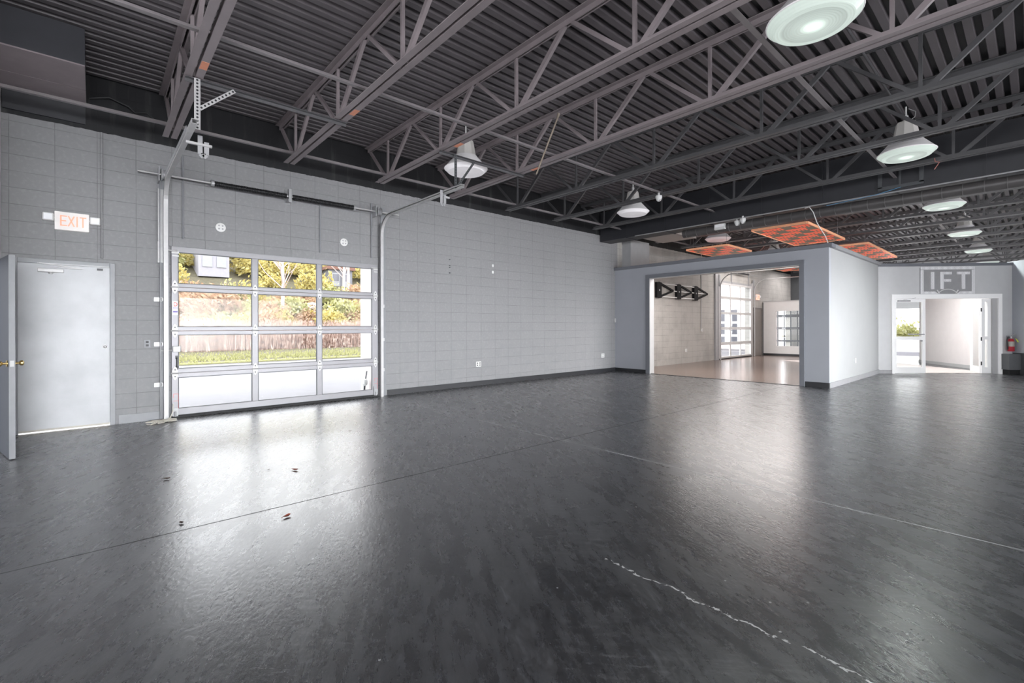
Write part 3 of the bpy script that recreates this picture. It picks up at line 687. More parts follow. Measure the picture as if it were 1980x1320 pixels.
kp2 = ex - en*.07 + Vector((0,0,.96))
b = MB().lathe([(.0,0),(.032,0),(.032,.008),(.0,.008)], (0,0,0), 'z', 20).lathe([(.012,.008),(.012,.035),(.026,.045),(.028,.06),(.018,.07),(.0,.072)], (0,0,0), 'z', 20)
mt2 = Matrix((tuple(en), tuple(ZZ), tuple(-es))).transposed()
b.v = [tuple(kp2 + mt2 @ Vector(v)) for v in b.v]
b.build('door_knob', M['brass'], lf4, smooth=True)
MB().prism([(.008,.93),(.037,.93),(.037,.99),(.008,.99)], ex+en*.002, es, ZZ, en, .002).build('latch_plate', M['galv'], lf4)

# ------------------------------------------------------------------ wall fittings
def stroke_text(b, txt, o, ey, ez, en, h, w, gap, t, d=.003):
    """blocky capital letters from bars"""
    G = {'E':[(0,0,0,1),(0,1,1,1),(0,.5,.85,.5),(0,0,1,0)], 'X':[(0,0,1,1),(0,1,1,0)], 'I':[(.5,0,.5,1)], 'T':[(0,1,1,1),(.5,0,.5,1)],
         'F':[(0,0,0,1),(0,1,1,1),(0,.5,.9,.5)]}
    o = Vector(o); ey = Vector(ey); ez = Vector(ez); en = Vector(en); u = 0
    for ch in txt:
        ww = w*.35 if ch == 'I' else w
        for x0,y0,x1,y1 in G[ch]:
            a = o+ey*(u+x0*ww)+ez*(y0*h); c = o+ey*(u+x1*ww)+ez*(y1*h)
            dd = (c-a).normalized(); sd = dd.cross(en)
            a -= dd*t*.5; c += dd*t*.5
            vs = [a+sd*t*.5, c+sd*t*.5, c-sd*t*.5, a-sd*t*.5]
            b.add(vs+[v+en*d for v in vs], [(3,2,1,0),(4,5,6,7),(0,1,5,4),(1,2,6,5),(2,3,7,6),(3,0,4,7)])
        u += ww+gap
    return b
def exit_sign(loc, label, face, txt, flip=False):
    x,y,z = loc
    r = empty('exit_sign', loc, label, 'exit sign')
    MB().box(x,x+.05,y,y+.33,z,z+.235).build('sign_housing', face, r, bevel=.006)
    stroke_text(MB(), 'EXIT', (x+.0505,y+.06,z+.06), (0,1,0),(0,0,1),(1,0,0), .12, .05, .022, .014).build('exit_letter', txt, r)
    for yy in (y-.11, y+.335):
        h = MB().box(x,x+.06,yy,yy+.105,z+.105,z+.205).build('emergency_lamp_head', M['plastic'], r, bevel=.012)
        MB().box(x+.06,x+.066,yy+.012,yy+.093,z+.117,z+.193).build('lamp_lens', M['lens'], h, bevel=.003)
        MB().tube([(x+.025,yy+.05,z+.15),(x+.025,y+.16,z+.15)], .012, 8).build('lamp_arm', M['plastic'], r)
    return r
exit_sign((0.001,-.385,2.575), 'exit sign with orange letters and two lamp heads over the steel door', M['exit_face'], M['exit_txt'])
exit_sign((0.001,22.05,2.50), 'small glowing exit sign on the inner room wall', M['exit2'], M['exit_txt'])

def conduit(pts, label, m, r_=.014, parentname='wall_conduit'):
    return tag(MB().tube(pts, r_, 8).build(parentname, m), label, 'conduit', 'conduits on the block wall')
conduit([(.016,.07,3.94),(.016,.07,2.25)], 'grey conduit running down to the exit door frame', M['wall_l'])
conduit([(.016,2.95,3.55),(.016,2.95,2.57)], 'grey conduit above the roll-up door, right of centre', M['frame'])
conduit([(.016,.97,3.85),(.016,.97,2.60)], 'grey conduit above the left end of the roll-up door', M['frame'])
conduit([(.016,3.90,3.65),(.016,3.90,2.60)], 'grey conduit above the right end of the roll-up door', M['frame'])
conduit([(.016,16.93,4.4),(.016,16.93,1.25)], 'pale conduit dropping to an outlet on the inner room wall', M['offwhite'])
for y, z, L in ((1.45,2.86,'round white vent disc above the roll-up door, the left one'),(3.38,2.86,'round white vent disc above the roll-up door, the right one')):
    r = empty('vent_disc', (0,y,z), L, 'vent', 'round vents above the roll-up door')
    MB().lathe([(.0,.014),(.055,.014),(.068,.008),(.070,0)], (0,y,z), 'x', 28).build('disc', M['plastic'], r, smooth=True)
    b = MB()
    for k in range(4):
        a = PI/4+k*PI/2; b.lathe([(.0,.017),(.013,.017),(.013,.013)], (0,y+.034*math.cos(a),z+.034*math.sin(a)), 'x', 10)
    b.build('vent_hole', M['galvd'], r)
def outlet(x, y, z, label, n=1, m=None, cat='outlet', box=False, mp=None):
    r = empty('wall_outlet', (x,y,z), label, cat, 'wall outlets')
    dep = .045 if box else .006
    MB().box(x,x+dep,y-.035*n,y+.035*n,z-.057,z+.057).build('cover_plate', mp or M['plastic'], r, bevel=.003)
    for k in range(n):
        yy = y-.035*(n-1)+.07*k
        MB().box(x+dep,x+dep+.003,yy-.016,yy+.016,z+.008,z+.038).box(x+dep,x+dep+.003,yy-.016,yy+.016,z-.038,z-.008).build('socket_face', m or M['ivory'], r)
outlet(.0,.55,1.09,'dark grey outlet on the blocks between exit door and roll-up door',1,M['black'],mp=M['frame'])
outlet(.0,6.45,.48,'white double outlet low on the blank block wall, near its middle',2,M['dkgrey'])
outlet(.0,10.98,.48,'white double outlet low on the block wall near the partition corner',2,M['galvd'])
outlet(.0,16.95,1.18,'white outlet at the end of the conduit in the inner room',1,M['galvd'],box=True)
outlet(.0,15.78,.46,'white outlet low on the inner room block wall',1,M['galvd'],box=True)
def switchplate(face, label):
    b = MB(); 
    return b
tag(MB().box(5.45,5.458,13.67,13.75,.42,.54).build('wall_outlet', M['plastic'], bevel=.002), 'white outlet plate low on the pale partition side wall', 'outlet')
tag(MB().box(.0,.05,11.50,11.56,1.44,1.56).build('light_switch', M['offwhite'], bevel=.004), 'grey switch box in the corner where block wall meets partition', 'switch')
for z, L in ((2.73,'small white wall plug high on the blank block wall, the upper one'),(2.58,'small white wall plug high on the blank block wall, the lower one')):
    tag(MB().box(0,.02,6.84,6.885,z-.03,z+.03).build('wall_plug', M['plastic'], bevel=.004), L, 'wall plug')
tag(MB().box(0,.012,5.66,5.69,2.46,2.49).box(0,.012,5.66,5.69,2.58,2.60).box(0,.012,5.66,5.69,2.62,2.64).box(0,.012,5.66,5.69,2.75,2.77).build('anchor_bolt', M['dkgrey']), 'column of small dark anchor bolts on the blank block wall', 'anchor')

# pull rope at the left foot of the roll-up door
pts = []
for k in range(70):
    t_ = k/69; a = t_*PI*5.4
    rr = .07+.05*math.sin(k*.9)
    pts.append((.22+.10*t_+rr*math.cos(a)*1.1, .72+rr*math.sin(a)*1.5-.05*t_, .012+.008*abs(math.sin(k*1.7))))
pts = [(.10,.84,.22),(.13,.83,.12),(.16,.8,.04)] + pts + [(.34,.62,.01),(.42,.56,.008),(.36,.52,.008)]
tag(MB().tube(pts, .006, 6).build('pull_rope', M['rope']), 'loose pale rope lying at the left foot of the roll-up door', 'rope')

# floor litter
for (x,y,s_,m_,L) in ((3.36,.46,.030,'leafdk','dark dry leaf on the floor nearest the exit door'),(3.84,1.37,.032,'leafred','red dry leaf on the floor in front of the middle of the roll-up door'),
                      (4.92,.99,.030,'leafred','red dry leaf on the floor closest to the camera'),(4.56,.43,.022,'leafdk','small brown leaf beside the long floor joint'),(3.67,1.19,.012,'leafdk','tiny dark crumb just left of the red leaf'),(2.58,2.41,.012,'leafdk','tiny dark crumb near the right half of the roll-up door')):
    b = MB(); N = 9
    vs = []
    for i in range(N):
        for j in range(5):
            u = (i/(N-1)-.5)*2; v = (j/4-.5)*2
            wd = (1-u*u)**.5*.55
            vs.append((u*s_, v*wd*s_, .004+s_*.75*(abs(v)**1.5)*(.6+.4*u)*wd+ .3*s_*abs(u)**2))
    b.add(vs, [(i*5+j,i*5+j+1,(i+1)*5+j+1,(i+1)*5+j) for i in range(N-1) for j in range(4)])
    b.tube([(-s_,0,.004+.3*s_),(-s_*1.5,0,.004+.2*s_)], s_*.06, 5)
    o = b.build('dry_leaf', M[m_], origin=(0,0,0)); o.location = (x,y,.0); o.rotation_euler = (0,0,random.uniform(0,3))
    tag(o, L, 'leaf', 'dry leaves on the floor')

# ------------------------------------------------------------------ ceiling gadgets by the duct
def dome_cam(x,y,z,label):
    r = empty('dome_camera', (x,y,z), label, 'security camera', 'white dome cameras')
    MB().lathe([(.0,.06),(.06,.06),(.065,.03),(.055,.0)], (x,y,z), 'z', 20).tube([(x,y,z+.06),(x,y,z+.12)],.02,10).build('camera_base', M['plastic'], r, smooth=True)
    MB().lathe([(.052,.0),(.045,-.03),(.025,-.05),(.0,-.055)], (x,y,z), 'z', 20).build('camera_dome', M['plastic'], r, smooth=True)
    MB().lathe([(.0,.012),(.02,.010),(.024,.0)], (x+.028,y-.03,z-.03), 'y', 12).build('camera_lens', M['black'], r)
dome_cam(3.36,8.40,3.86,'small white camera under a joist, behind the second unlit pendant')
dome_cam(3.86,10.86,3.64,'white dome camera under the duct, the left of a pair')
dome_cam(4.00,10.82,3.66,'white dome camera under the duct, the right of a pair')
r = empty('emergency_light', (3.45,10.95,3.63), 'white emergency light box hanging from the duct left of the cameras', 'emergency light')
MB().box(3.33,3.58,10.86,10.95,3.57,3.70).build('light_housing', M['plastic'], r, bevel=.01)
MB().box(3.35,3.56,10.85,10.86,3.63,3.69).build('lamp_lens', M['lens'], r)
tag(MB().tube([(1.2,10.82,3.745),(3.0,10.82,3.74),(5.2,10.82,3.742),(7.0,10.82,3.74),(XR-.2,10.82,3.745)], .014, 8).build('duct_conduit', M['galvd']), 'thin pale conduit clipped along the lower edge of the duct', 'conduit')
tag(MB().tube([(5.22,10.83,3.72),(5.30,10.84,3.73),(5.36,10.87,3.62),(5.40,10.95,3.42),(5.40,11.15,3.34),(5.42,11.45,3.20),(5.44,11.56,3.06)], .008, 8).build('hanging_cable', M['plastic']), 'white cable sagging from the duct to the partition top', 'cable')
tag(MB().tube([(5.6,10.84,3.70),(6.0,10.83,3.72),(6.4,10.80,3.74),(6.75,10.79,3.80)], .006, 6).build('blue_cable', mat('blue_cable',(.12,.3,.5),.4)), 'thin blue cable along the duct below the vent', 'cable')

tag(MB().tube([(7.30,9.92,3.96),(7.31,9.90,3.90),(7.36,9.90,3.88),(7.33,9.90,3.83),(7.30,9.90,3.78)], .006, 6).build('ribbon', mat('faded_red_ribbon',(.45,.18,.15),.6)), 'scrap of red ribbon tied on the joist in front of the duct', 'ribbon')
# orange slatted panels
def opanel(x0,x1,y0,y1,z,label):
    r = empty('slatted_panel', ((x0+x1)/2,(y0+y1)/2,z), label, 'hanging panel', 'orange slatted panels hung under the roof joists')
    MB().box(x0,x1,y0,y1,z,z+.012).build('slat_sheet', M['orange'], r)
    MB().box(x0-.025,x0,y0,y1,z-.01,z+.04).box(x1,x1+.025,y0,y1,z-.01,z+.04).box(x0,x1,y0-.025,y0,z-.01,z+.04).box(x0,x1,y1,y1+.025,z-.01,z+.04).build('panel_rim', M['orangerim'], r)
    b = MB()
    for xx in (x0+.1,x1-.1):
        for yy in (y0+.2,y1-.2): b.tube([(xx,yy,z+.01),(xx,yy,ZB+.3)], .004, 5)
    b.build('hanger_wire', M['galvd'], r)
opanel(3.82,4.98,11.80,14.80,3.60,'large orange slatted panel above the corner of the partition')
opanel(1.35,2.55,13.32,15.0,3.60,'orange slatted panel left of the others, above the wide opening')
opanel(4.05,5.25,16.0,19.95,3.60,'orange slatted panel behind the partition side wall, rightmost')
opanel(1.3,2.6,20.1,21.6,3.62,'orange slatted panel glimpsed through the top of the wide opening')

# ------------------------------------------------------------------ entrance
e = empty('door_3', tuple(D0+DU*1.7), 'white framed glass entrance with two open leaves in the diagonal wall', None, None, 'structure')
b = MB(); dbox(b,.30,.37,-.12,.03,0,2.18); dbox(b,3.08,3.17,-.12,.03,0,2.18); dbox(b,.37,3.08,-.12,.03,2.06,2.18)
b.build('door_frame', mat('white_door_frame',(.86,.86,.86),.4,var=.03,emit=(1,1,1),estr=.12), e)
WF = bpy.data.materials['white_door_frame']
b = MB(); dbox(b,2.95,3.08,-.12,.0,0,2.06); b.build('jamb_panel', M['offwhite'], e)
def leaf_box(b, o, ux, nx, u0,u1,z0,z1,t=.045):
    b.prism([(u0,0),(u1,0),(u1,t),(u0,t)], o+ZZ*z0, ux, nx, ZZ, z1-z0); return b
def glass_leaf(o, ux, nx, w, midrail, pusher, label):
    b = MB()
    leaf_box(b,o,ux,nx,0,.085,.01,2.05); leaf_box(b,o,ux,nx,w-.075,w,.01,2.05); leaf_box(b,o,ux,nx,.085,w-.075,.01,.17); leaf_box(b,o,ux,nx,.085,w-.075,1.97,2.05)
    if midrail: leaf_box(b,o,ux,nx,.085,w-.075,.93,1.02)
    l = b.build('door_leaf', WF, e)
    g = MB(); leaf_box(g,o+nx*.02,ux,nx,.085,w-.075,.17,1.97,.006); g.build('pane', M['glass'], l)
    if pusher:
        q = MB(); q.tube([o+ux*(w*.45)+nx*.07+ZZ*1.08, o+ux*(w-.05)+nx*.07+ZZ*1.08], .014, 8)
        q.tube([o+ux*(w*.47)+nx*.045+ZZ*1.08, o+ux*(w*.47)+nx*.07+ZZ*1.08], .02, 8); q.build('push_bar', M['galvd'], l)
        q = MB(); q.bar(o+ux*.1+nx*.08+ZZ*2.0, o+ux*.42+nx*.08+ZZ*2.0, .04, .04); q.bar(o+ux*.25+nx*.08+ZZ*2.03, o+ux*.55+nx*.1+ZZ*2.08,.02,.008); q.build('door_closer', M['galvd'], l)
        q = MB(); q.prism([(0,0),(.045,0),(.045,.04),(0,.04)], o+ux*(w-.13)+nx*.045+ZZ*.88, ux, ZZ, nx, .01); q.build('lock_cylinder', M['galvd'], l)
    return l
glass_leaf(D0+DU*.37-DN*.07, DU, DN, .85, True, True, 'left')
ho = D0+DU*2.69-DN*.09; hd = Vector((-.292,.956,0)); hn = Vector((hd.y,-hd.x,0))
glass_leaf(ho, hd, hn, .86, False, False, 'right')
glass_leaf(D0+DU*2.70-DN*.09, DU, DN, .24, True, False, 'side')
b = MB()
for z in (.28,.95,1.75): b.lathe([(.0,-.05),(.014,-.05),(.014,.05),(.0,.05)], tuple(ho+ZZ*z+DN*.05), 'z', 10)
b.build('leaf_hinge', M['spring'], e)

# entrance sign: tread-plate border, letters I F T and a cut arc
s = empty('wall_sign', tuple(D0+DU*1.75+ZZ*2.2), 'IFT wall sign with tread plate border over the glass entrance', 'sign')
b = MB(); dbox(b,1.05,2.46,.0,.012,2.19,2.90); b.build('sign_backing', mat('sign_grey',(.32,.32,.325),.5), s)
b = MB(); dbox(b,1.06,2.47,.012,.022,2.855,2.93); dbox(b,1.06,1.14,.012,.022,2.19,2.845); dbox(b,2.39,2.47,.012,.022,2.19,2.845)
b.prism([(1.14,2.19),(1.52,2.19),(1.44,2.255),(1.14,2.255)], D0+DN*.012, DU, ZZ, DN, .01)
b.prism([(2.39,2.19),(2.01,2.19),(2.09,2.255),(2.39,2.255)], D0+DN*.012, DU, ZZ, DN, .01)
b.build('sign_border', M['tread'], s)
b = MB()
dbox(b,1.32,1.41,.012,.03,2.32,2.79)
dbox(b,1.57,1.66,.012,.03,2.32,2.79); dbox(b,1.66,1.87,.012,.03,2.72,2.79); dbox(b,1.66,1.85,.012,.03,2.52,2.59)
dbox(b,2.0,2.34,.012,.03,2.72,2.79); dbox(b,2.125,2.215,.012,.03,2.32,2.72)
b.build('sign_letter', M['tread'], s)
b = MB(); N = 16; R0, R1 = .34, .36
cu, cz = 1.765, 1.965
vs = []
for k in range(N+1):
    a = PI*.22 + PI*.56*k/N
    for R_ in (R0,R1): vs.append(D0+DU*(cu+R_*math.cos(a))+ZZ*(cz+R_*math.sin(a))+DN*.022)
b.add(vs, [(2*k,2*k+2,2*k+3,2*k+1) for k in range(N)])
for sg in (-1,1):
    b.prism([(cu+sg*.20,2.20),(cu+sg*.235,2.20),(cu+sg*.29,2.29),(cu+sg*.26,2.30)], D0+DN*.012, DU, ZZ, DN, .012)
b.build('sign_arc', M['plastic'], s)

# fire extinguisher
fe = D0+DU*3.33+DN*.09; x,y = fe.x,fe.y
r = empty('fire_extinguisher', (x,y,.62), 'red fire extinguisher hanging right of the glass entrance', 'fire extinguisher')
MB().lathe([(.0,.0),(.062,.0),(.07,.015),(.07,.27),(.05,.33),(.02,.345),(.0,.345)], (x,y,.62), 'z', 24).build('cylinder_body', M['red'], r, smooth=True)
MB().lathe([(.0712,.13),(.0712,.265)], (x,y,.62), 'z', 24).build('paper_label', M['ivory'], r, smooth=True)
v = Vector((x,y,.62)); 
MB().lathe([(.0,.40),(.022,.40),(.022,.345),(.0,.345)], (x,y,.62),'z',12).bar(v+DU*-.01+ZZ*.39, v+DU*.13+ZZ*.43,.025,.012).bar(v+DU*-.01+ZZ*.41, v+DU*.11+ZZ*.47,.025,.01).build('valve_handle', M['galv'], r)
MB().tube([v+DU*-.02+ZZ*.38, v+DU*-.08+ZZ*.38, v+DU*-.10+ZZ*.3, v+DU*-.085+ZZ*.1, v+DU*-.08+ZZ*.05], .012, 8).build('hose', M['black'], r)
MB().prism([(0,0),(.07,-.05),(.11,-.13),(.06,-.11)], v+DN*.075+DU*.03+ZZ*.36, DU, ZZ, DN, .003).build('inspection_tag', M['yellowtag'], r)
b = MB(); b.prism([(-.03,.1),(.03,.1),(.03,.42),(-.03,.42)], v-DN*.09, DU, ZZ, DN, .012); b.build('wall_bracket', M['galvd'], r)
# low grey box
r = empty('low_cabinet', tuple(D0+DU*3.3+DN*.2), 'low dark grey box with black toe kick under the fire extinguisher', 'cabinet')
b = MB(); dbox(b,3.14,3.44,.02,.24,.13,.55); b.build('cabinet_body', mat('cabinet_grey',(.13,.135,.14),.5), r)
b = MB(); dbox(b,3.18,3.44,.02,.21,.0,.13); b.build('toe_kick', M['rubber'], r)
b = MB(); dbox(b,3.44,3.447,.02,.5,.0,.58); dbox(b,3.40,3.447,.44,.5,.0,.58); b.build('corner_post', M['dkgrey'], r)
b = MB(); dbox(b,3.405,3.44,.50,.506,.535,.57); b.build('white_cap', M['plastic'], r)

# ------------------------------------------------------------------ inner room
Z2 = [(.11+.0,.57),(.69,1.18),(1.29,1.80),(1.89,2.42),(2.52,2.98)]; C2 = [(18.42,19.32),(19.39,20.31),(20.38,21.38)]
garage_door('door_5', 'tall glazed roll-up door with fifteen panes in the inner room', .05, 18.30, 21.5, Z2, C2, 3.06, M['alul'], True)
garage_door('door_6', 'glazed roll-up door seen through the half wall window', 26.46, -2.2, 1.0, [(.1,.53),(.61,1.16),(1.27,1.78),(1.91,2.5)], [(-2.1,-1.0),(-.94,-.62),(-.58,-.31),(-.27,-.01),(.03,.3),(.34,.95)], 2.6, M['dkgrey'], True, 'y')
struct('trim_11', MB().box(0,.06,18.0,18.3,0,3.7), M['galvd'], 'steel jamb beside the inner room roll-up door')
struct('trim_12', MB().box(0,.05,21.5,21.6,0,3.2), M['offwhite'], 'pale jamb right of the inner room roll-up door')
for y, L in ((18.34,'pale door track curving over the inner room roll-up door, left'),(21.66,'pale door track curving over the inner room roll-up door, right')):
    R = .5; pts = [(.1,y,0),(.1,y,2.85)]+[(.1+R-R*math.cos(a),y,2.85+R*math.sin(a)) for a in [PI/2*i/8 for i in range(1,9)]]+[(3.6,y,3.38)]
    r = empty('door_track', (.1,y,0), L, 'door track', 'pale tracks in the inner room')
    q = MB().tube(pts, .022, 8); q.build('track_rail', M['galv'], r, smooth=True)
    MB().box(.02,.08,y-.06,y+.06,2.9,3.35).build('flag_angle', M['galvd'], r)
r = empty('torsion_shaft', (.15,19.9,3.55), 'thin torsion shaft above the inner room roll-up door', 'torsion shaft')
MB().tube([(.15,18.0,3.52),(.15,21.9,3.52)], .014, 8).build('shaft', M['galvd'], r)
MB().tube([(.15,19.9,3.52),(.15,20.9,3.52)], .035, 10).build('torsion_spring', M['spring'], r)
MB().box(0,.03,19.5,19.56,3.06,3.8).box(0,.03,21.2,21.26,3.06,3.8).box(0,.03,18.3,21.5,3.06,3.14).build('spring_pad', M['galvd'], r)
d7 = empty('door_7', (0,22.2,0), 'dark service door below the small glowing exit sign', None, None, 'structure')
MB().box(0,.04,21.78,21.85,0,2.15).box(0,.04,22.62,22.69,0,2.15).box(0,.04,21.85,22.62,2.08,2.15).build('door_frame', mat('dim_frame',(.18,.165,.16),.5), d7)
MB().box(0,.02,21.85,22.62,.01,2.08).build('door_leaf', mat('dim_door',(.25,.225,.21),.5), d7)
tag(MB().tube([(.03,22.80,0),(.03,22.80,2.4)], .02, 8).build('wall_conduit', M['dkgrey']), 'dark vertical pipe in the corner by the white half wall', 'conduit')

# black pull-up rig with three chevrons
M['rig'] = mat('rig_black_steel', (.007,.007,.008), .7, spec=.2)
rg = empty('pull_up_rig', (.3,15.5,2.5), 'black wall mounted rig of three chevron arms and pale bars', 'exercise rig')
for k, (yb) in enumerate((13.90,15.18,16.40)):
    c = MB().box(0,.09,yb-.14,yb+.14,2.27,2.78).build('wall_plate', M['rig'], rg)
    MB().lathe([(.0,.095),(.03,.095),(.03,.09)], (0,yb,2.52), 'x', 12).build('plate_bolt', M['galvd'], c)
    t1 = .86
    MB().bar((.05,yb+.02,2.77),(.09,yb+t1,2.53),.05,.06).bar((.05,yb+.02,2.29),(.09,yb+t1,2.53),.05,.06).build('chevron_arm', M['rig'], rg)
for z, y0, y1 in ((2.74,14.0,16.5),(2.53,14.7,17.2),(2.31,14.0,16.5)):
    MB().tube([(.06,y0,z),(.07,y1,z)], .02, 8).build('pull_up_bar', M['plastic'], rg)

# ------------------------------------------------------------------ outside
struct('ground', MB().box(-12.0,-.25,-25,60,-.3,-.03), M['asphalt'], 'pale asphalt yard outside the roll-up door')
struct('ground_far', MB().box(-1,12,31.0,60,-.3,-.03), M['asphalt'], 'pale yard behind the building')
b = MB(); N = 24
vs = []
for i in range(N+1):
    y = -25+i*4.
    for x, z in ((-11.9,-.02),(-13,.06),(-19,.18),(-22,.9),(-27,3.2),(-34,6.0),(-44,8.4),(-60,9.5)):
        vs.append((x+random.uniform(-.15,.15), y, z+(random.uniform(-.12,.12) if x < -19 else 0)))
b.add(vs, [(i*8+j,i*8+j+1,(i+1)*8+j+1,(i+1)*8+j) for i in range(N) for j in range(7)])
struct('hill', b, M['hill'], 'brushy bank rising beyond the yard')
def cards(n, f, name, m, label, cat, kind):
    b = MB()
    for _ in range(n):
        pts = f(); b.add(pts, [tuple(range(len(pts)))])
    return tag(b.build(name, m, origin=(0,0,0)), label, cat, None, kind)
def gr():
    x = random.uniform(-19,-11.9); y = random.uniform(-1,17); h = random.uniform(.05,.16); a = random.uniform(0,PI); w = .05
    z = -.02 + (.08 if x < -12.5 else 0)
    return [(x-w*math.cos(a),y-w*math.sin(a),z),(x+w*math.cos(a),y+w*math.sin(a),z),(x+random.uniform(-.05,.05),y+random.uniform(-.05,.05),z+h)]
cards(9000, gr, 'grass', M['grass'], 'strip of pale green grass between yard and reeds', 'grass', 'stuff')
struct('lawn', MB().box(-19,-11.9,-10,25,-.05,.03), M['grass'], 'pale green verge beyond the yard')
def rd():
    x = random.uniform(-21.5,-18.3); y = random.uniform(0,18); h = random.uniform(.7,1.7); w = random.uniform(.012,.03); lx = random.uniform(-.22,.22); ly = random.uniform(-.3,.3)
    return [(x,y-w,.1),(x,y+w,.1),(x+lx,y+ly+w*.4,.1+h),(x+lx,y+ly-w*.4,.1+h)]
cards(9000, rd, 'reeds', M['reed'], 'band of dry pinkish reeds at the foot of the bank', 'reeds', 'stuff')

def bush_mesh(name, m, n, rad, sz):
    b = MB()
    for _ in range(n):
        th = random.uniform(0,2*PI); ph = math.acos(random.uniform(-.35,1)); rr = rad*random.uniform(.45,1.0)*(1+.22*math.sin(3*th+2*ph)+.15*math.sin(7*th))
        c = Vector((rr*math.sin(ph)*math.cos(th), rr*math.sin(ph)*math.sin(th), rad*.45+rr*.9*math.cos(ph)))
        a = Vector((random.gauss(0,1),random.gauss(0,1),random.gauss(0,1))).normalized(); u = a.orthogonal().normalized()*sz*random.uniform(.6,1.2); w = a.cross(u)*.6
        b.add([c-u,c+w*.8,c+u,c-w*.8], [(0,1,2,3)])
    o = b.build(name, m, origin=(0,0,0)); return o
kinds = [('yellow','fol_y','yellow leaved bush on the bank outside the roll-up door','yellow bushes on the bank'),('rust','fol_o','rust brown bush on the bank outside the roll-up door','rust brown bushes on the bank'),('green','fol_g','pale green bush on the bank outside the roll-up door','pale green bushes on the bank')]
protos = []
for nm, m_, L, g_ in kinds:
    o = bush_mesh('hillside_bush', M[m_], 900, 1.25, .16); tag(o, L, 'bush', g_); protos.append(o)
def hz(x):
    P_ = [(-19,.18),(-22,.9),(-27,3.2),(-34,6.0),(-44,8.4),(-60,9.5)]
    for (a,za),(c,zc) in zip(P_[:-1],P_[1:]):
        if c <= x <= a: return za+(zc-za)*(a-x)/(a-c)
    return 9.
first = {0:True,1:True,2:True}
spots = []
for row, (x, sp_, s0) in enumerate(((-21.3,1.15,.66),(-22.6,1.2,.85),(-24.2,1.4,.9),(-26.2,1.7,.95),(-29,2.3,1.05),(-33,2.8,1.4),(-38,3.4,1.8))):
    f = (8.38-x)/8.38; y = .7*f
    while y < 4.25*f:
        spots.append((x+random.uniform(-.7,.7), y+random.uniform(-.4,.4), s0*random.uniform(.75,1.2), row)); y += sp_
for k, (x,y,s_,row) in enumerate(spots):
    if -33.5 < x < -27 and (5.0 < y < 9 or 14 < y < 17): continue
    kd = random.choices((0,1,2), ((3,4,2),(3,4,2),(3,4,3),(3,4,3),(4,3,3),(6,1,3),(6,1,4))[row])[0]
    if first[kd]: o = protos[kd]; first[kd] = False
    else: o = protos[kd].copy(); COL.objects.link(o)
    o.location = (x,y,hz(x)-.25); o.scale = (s_,s_,s_*random.uniform(.8,1.15)); o.rotation_euler = (0,0,random.uniform(0,6.28))
for (x,y,s_) in ((3.6,33.2,.9),(5.0,34.0,1.0),(8.2,34,1.0)):
    o = protos[2].copy(); COL.objects.link(o); o.location = (x,y,-.1); o.scale = (s_,s_,s_*1.1)
    o['label'] = 'pale green bush outside the far end windows'; o['group'] = 'bushes behind the building'
# rocks on the bank
def rock(x,y,z,s_,label):
    b = MB(); bm = bmesh.new(); bmesh.ops.create_icosphere(bm, subdivisions=2, radius=1)
    vs = [(v.co.x*s_*(1+random.uniform(-.15,.15)), v.co.y*s_*1.5*(1+random.uniform(-.15,.15)), v.co.z*s_*.6*(1+random.uniform(-.15,.15))) for v in bm.verts]
    fs = [tuple(v.index for v in f.verts) for f in bm.faces]; bm.free(); b.add(vs, fs)
    o = b.build('boulder', M['rock'], origin=(0,0,0)); o.location = (x,y,z); tag(o, label, 'boulder')
rock(-21.3,3.9,.95,.55,'pale boulder low on the bank behind the left column of panes')
rock(-25.5,11.3,2.8,.5,'pale boulder higher on the bank behind the middle panes')
# bare trees
def tree(x, y, h, label):
    z = hz(x)-.3; r = empty('bare_tree', (x,y,z), label, 'tree', 'bare trees on the bank')
    MB().tube([(x,y,z),(x+.1,y+.05,z+h*.5),(x-.05,y,z+h)], [.13,.09,.04], 8).build('trunk', M['bark'], r, smooth=True)
    b = MB()
    for k in range(26):
        t_ = random.uniform(.3,.95); a = random.uniform(0,6.28); L = h*.42*(1.1-t_)+.5
        p0 = Vector((x+.05,y+.02,z+h*t_)); p1 = p0+Vector((math.cos(a)*L*.5,math.sin(a)*L*.5,L*.5)); p2 = p1+Vector((math.cos(a+.4)*L*.3,math.sin(a+.4)*L*.3,L*.5))
        b.tube([p0,p1,p2], [.035,.022,.008], 5)
        b.tube([p1,p1+Vector((math.cos(a-.8)*L*.3,math.sin(a-.8)*L*.3,L*.3))], [.018,.006], 5)
    b.build('branches', M['bark'], r)
tree(-27,14.2,7.0,'bare branching tree behind the upper right pane')
tree(-24,9.0,5.5,'slim bare tree behind the upper middle pane')
tree(-30,15.8,8.0,'bare tree near the right edge of the upper right pane')
# buildings on the hill
def house(x,y,z,w,d,h,label,m):
    r = empty('hill_house', (x,y,z), label, 'house')
    MB().box(x-d,x,y,y+w,z,z+h).build('house_wall', m, r)
    MB().box(x-d-.2,x+.2,y-.2,y+w+.2,z+h,z+h+.25).build('house_roof', mat('brick_roof',(.16,.08,.06),.8), r)
    for k in range(2):
        y0 = y+w*(.12+.46*k); f = MB().box(x,x+.06,y0,y0+w*.32,z+h*.2,z+h*.85).build('house_window', M['frame'], r)
        MB().box(x+.06,x+.08,y0+.08,y0+w*.32-.08,z+h*.5,z+h*.8).build('pane', M['windark'], f)
house(-31,5.45,5.0,1.9,4,3.4,'pale house on top of the bank behind the upper left pane',mat('house_paint',(.26,.25,.28),.8))
house(-31,14.6,4.3,2.0,3,1.9,'small pale shed on the bank behind the upper right pane',mat('shed_paint',(.15,.15,.165),.8))
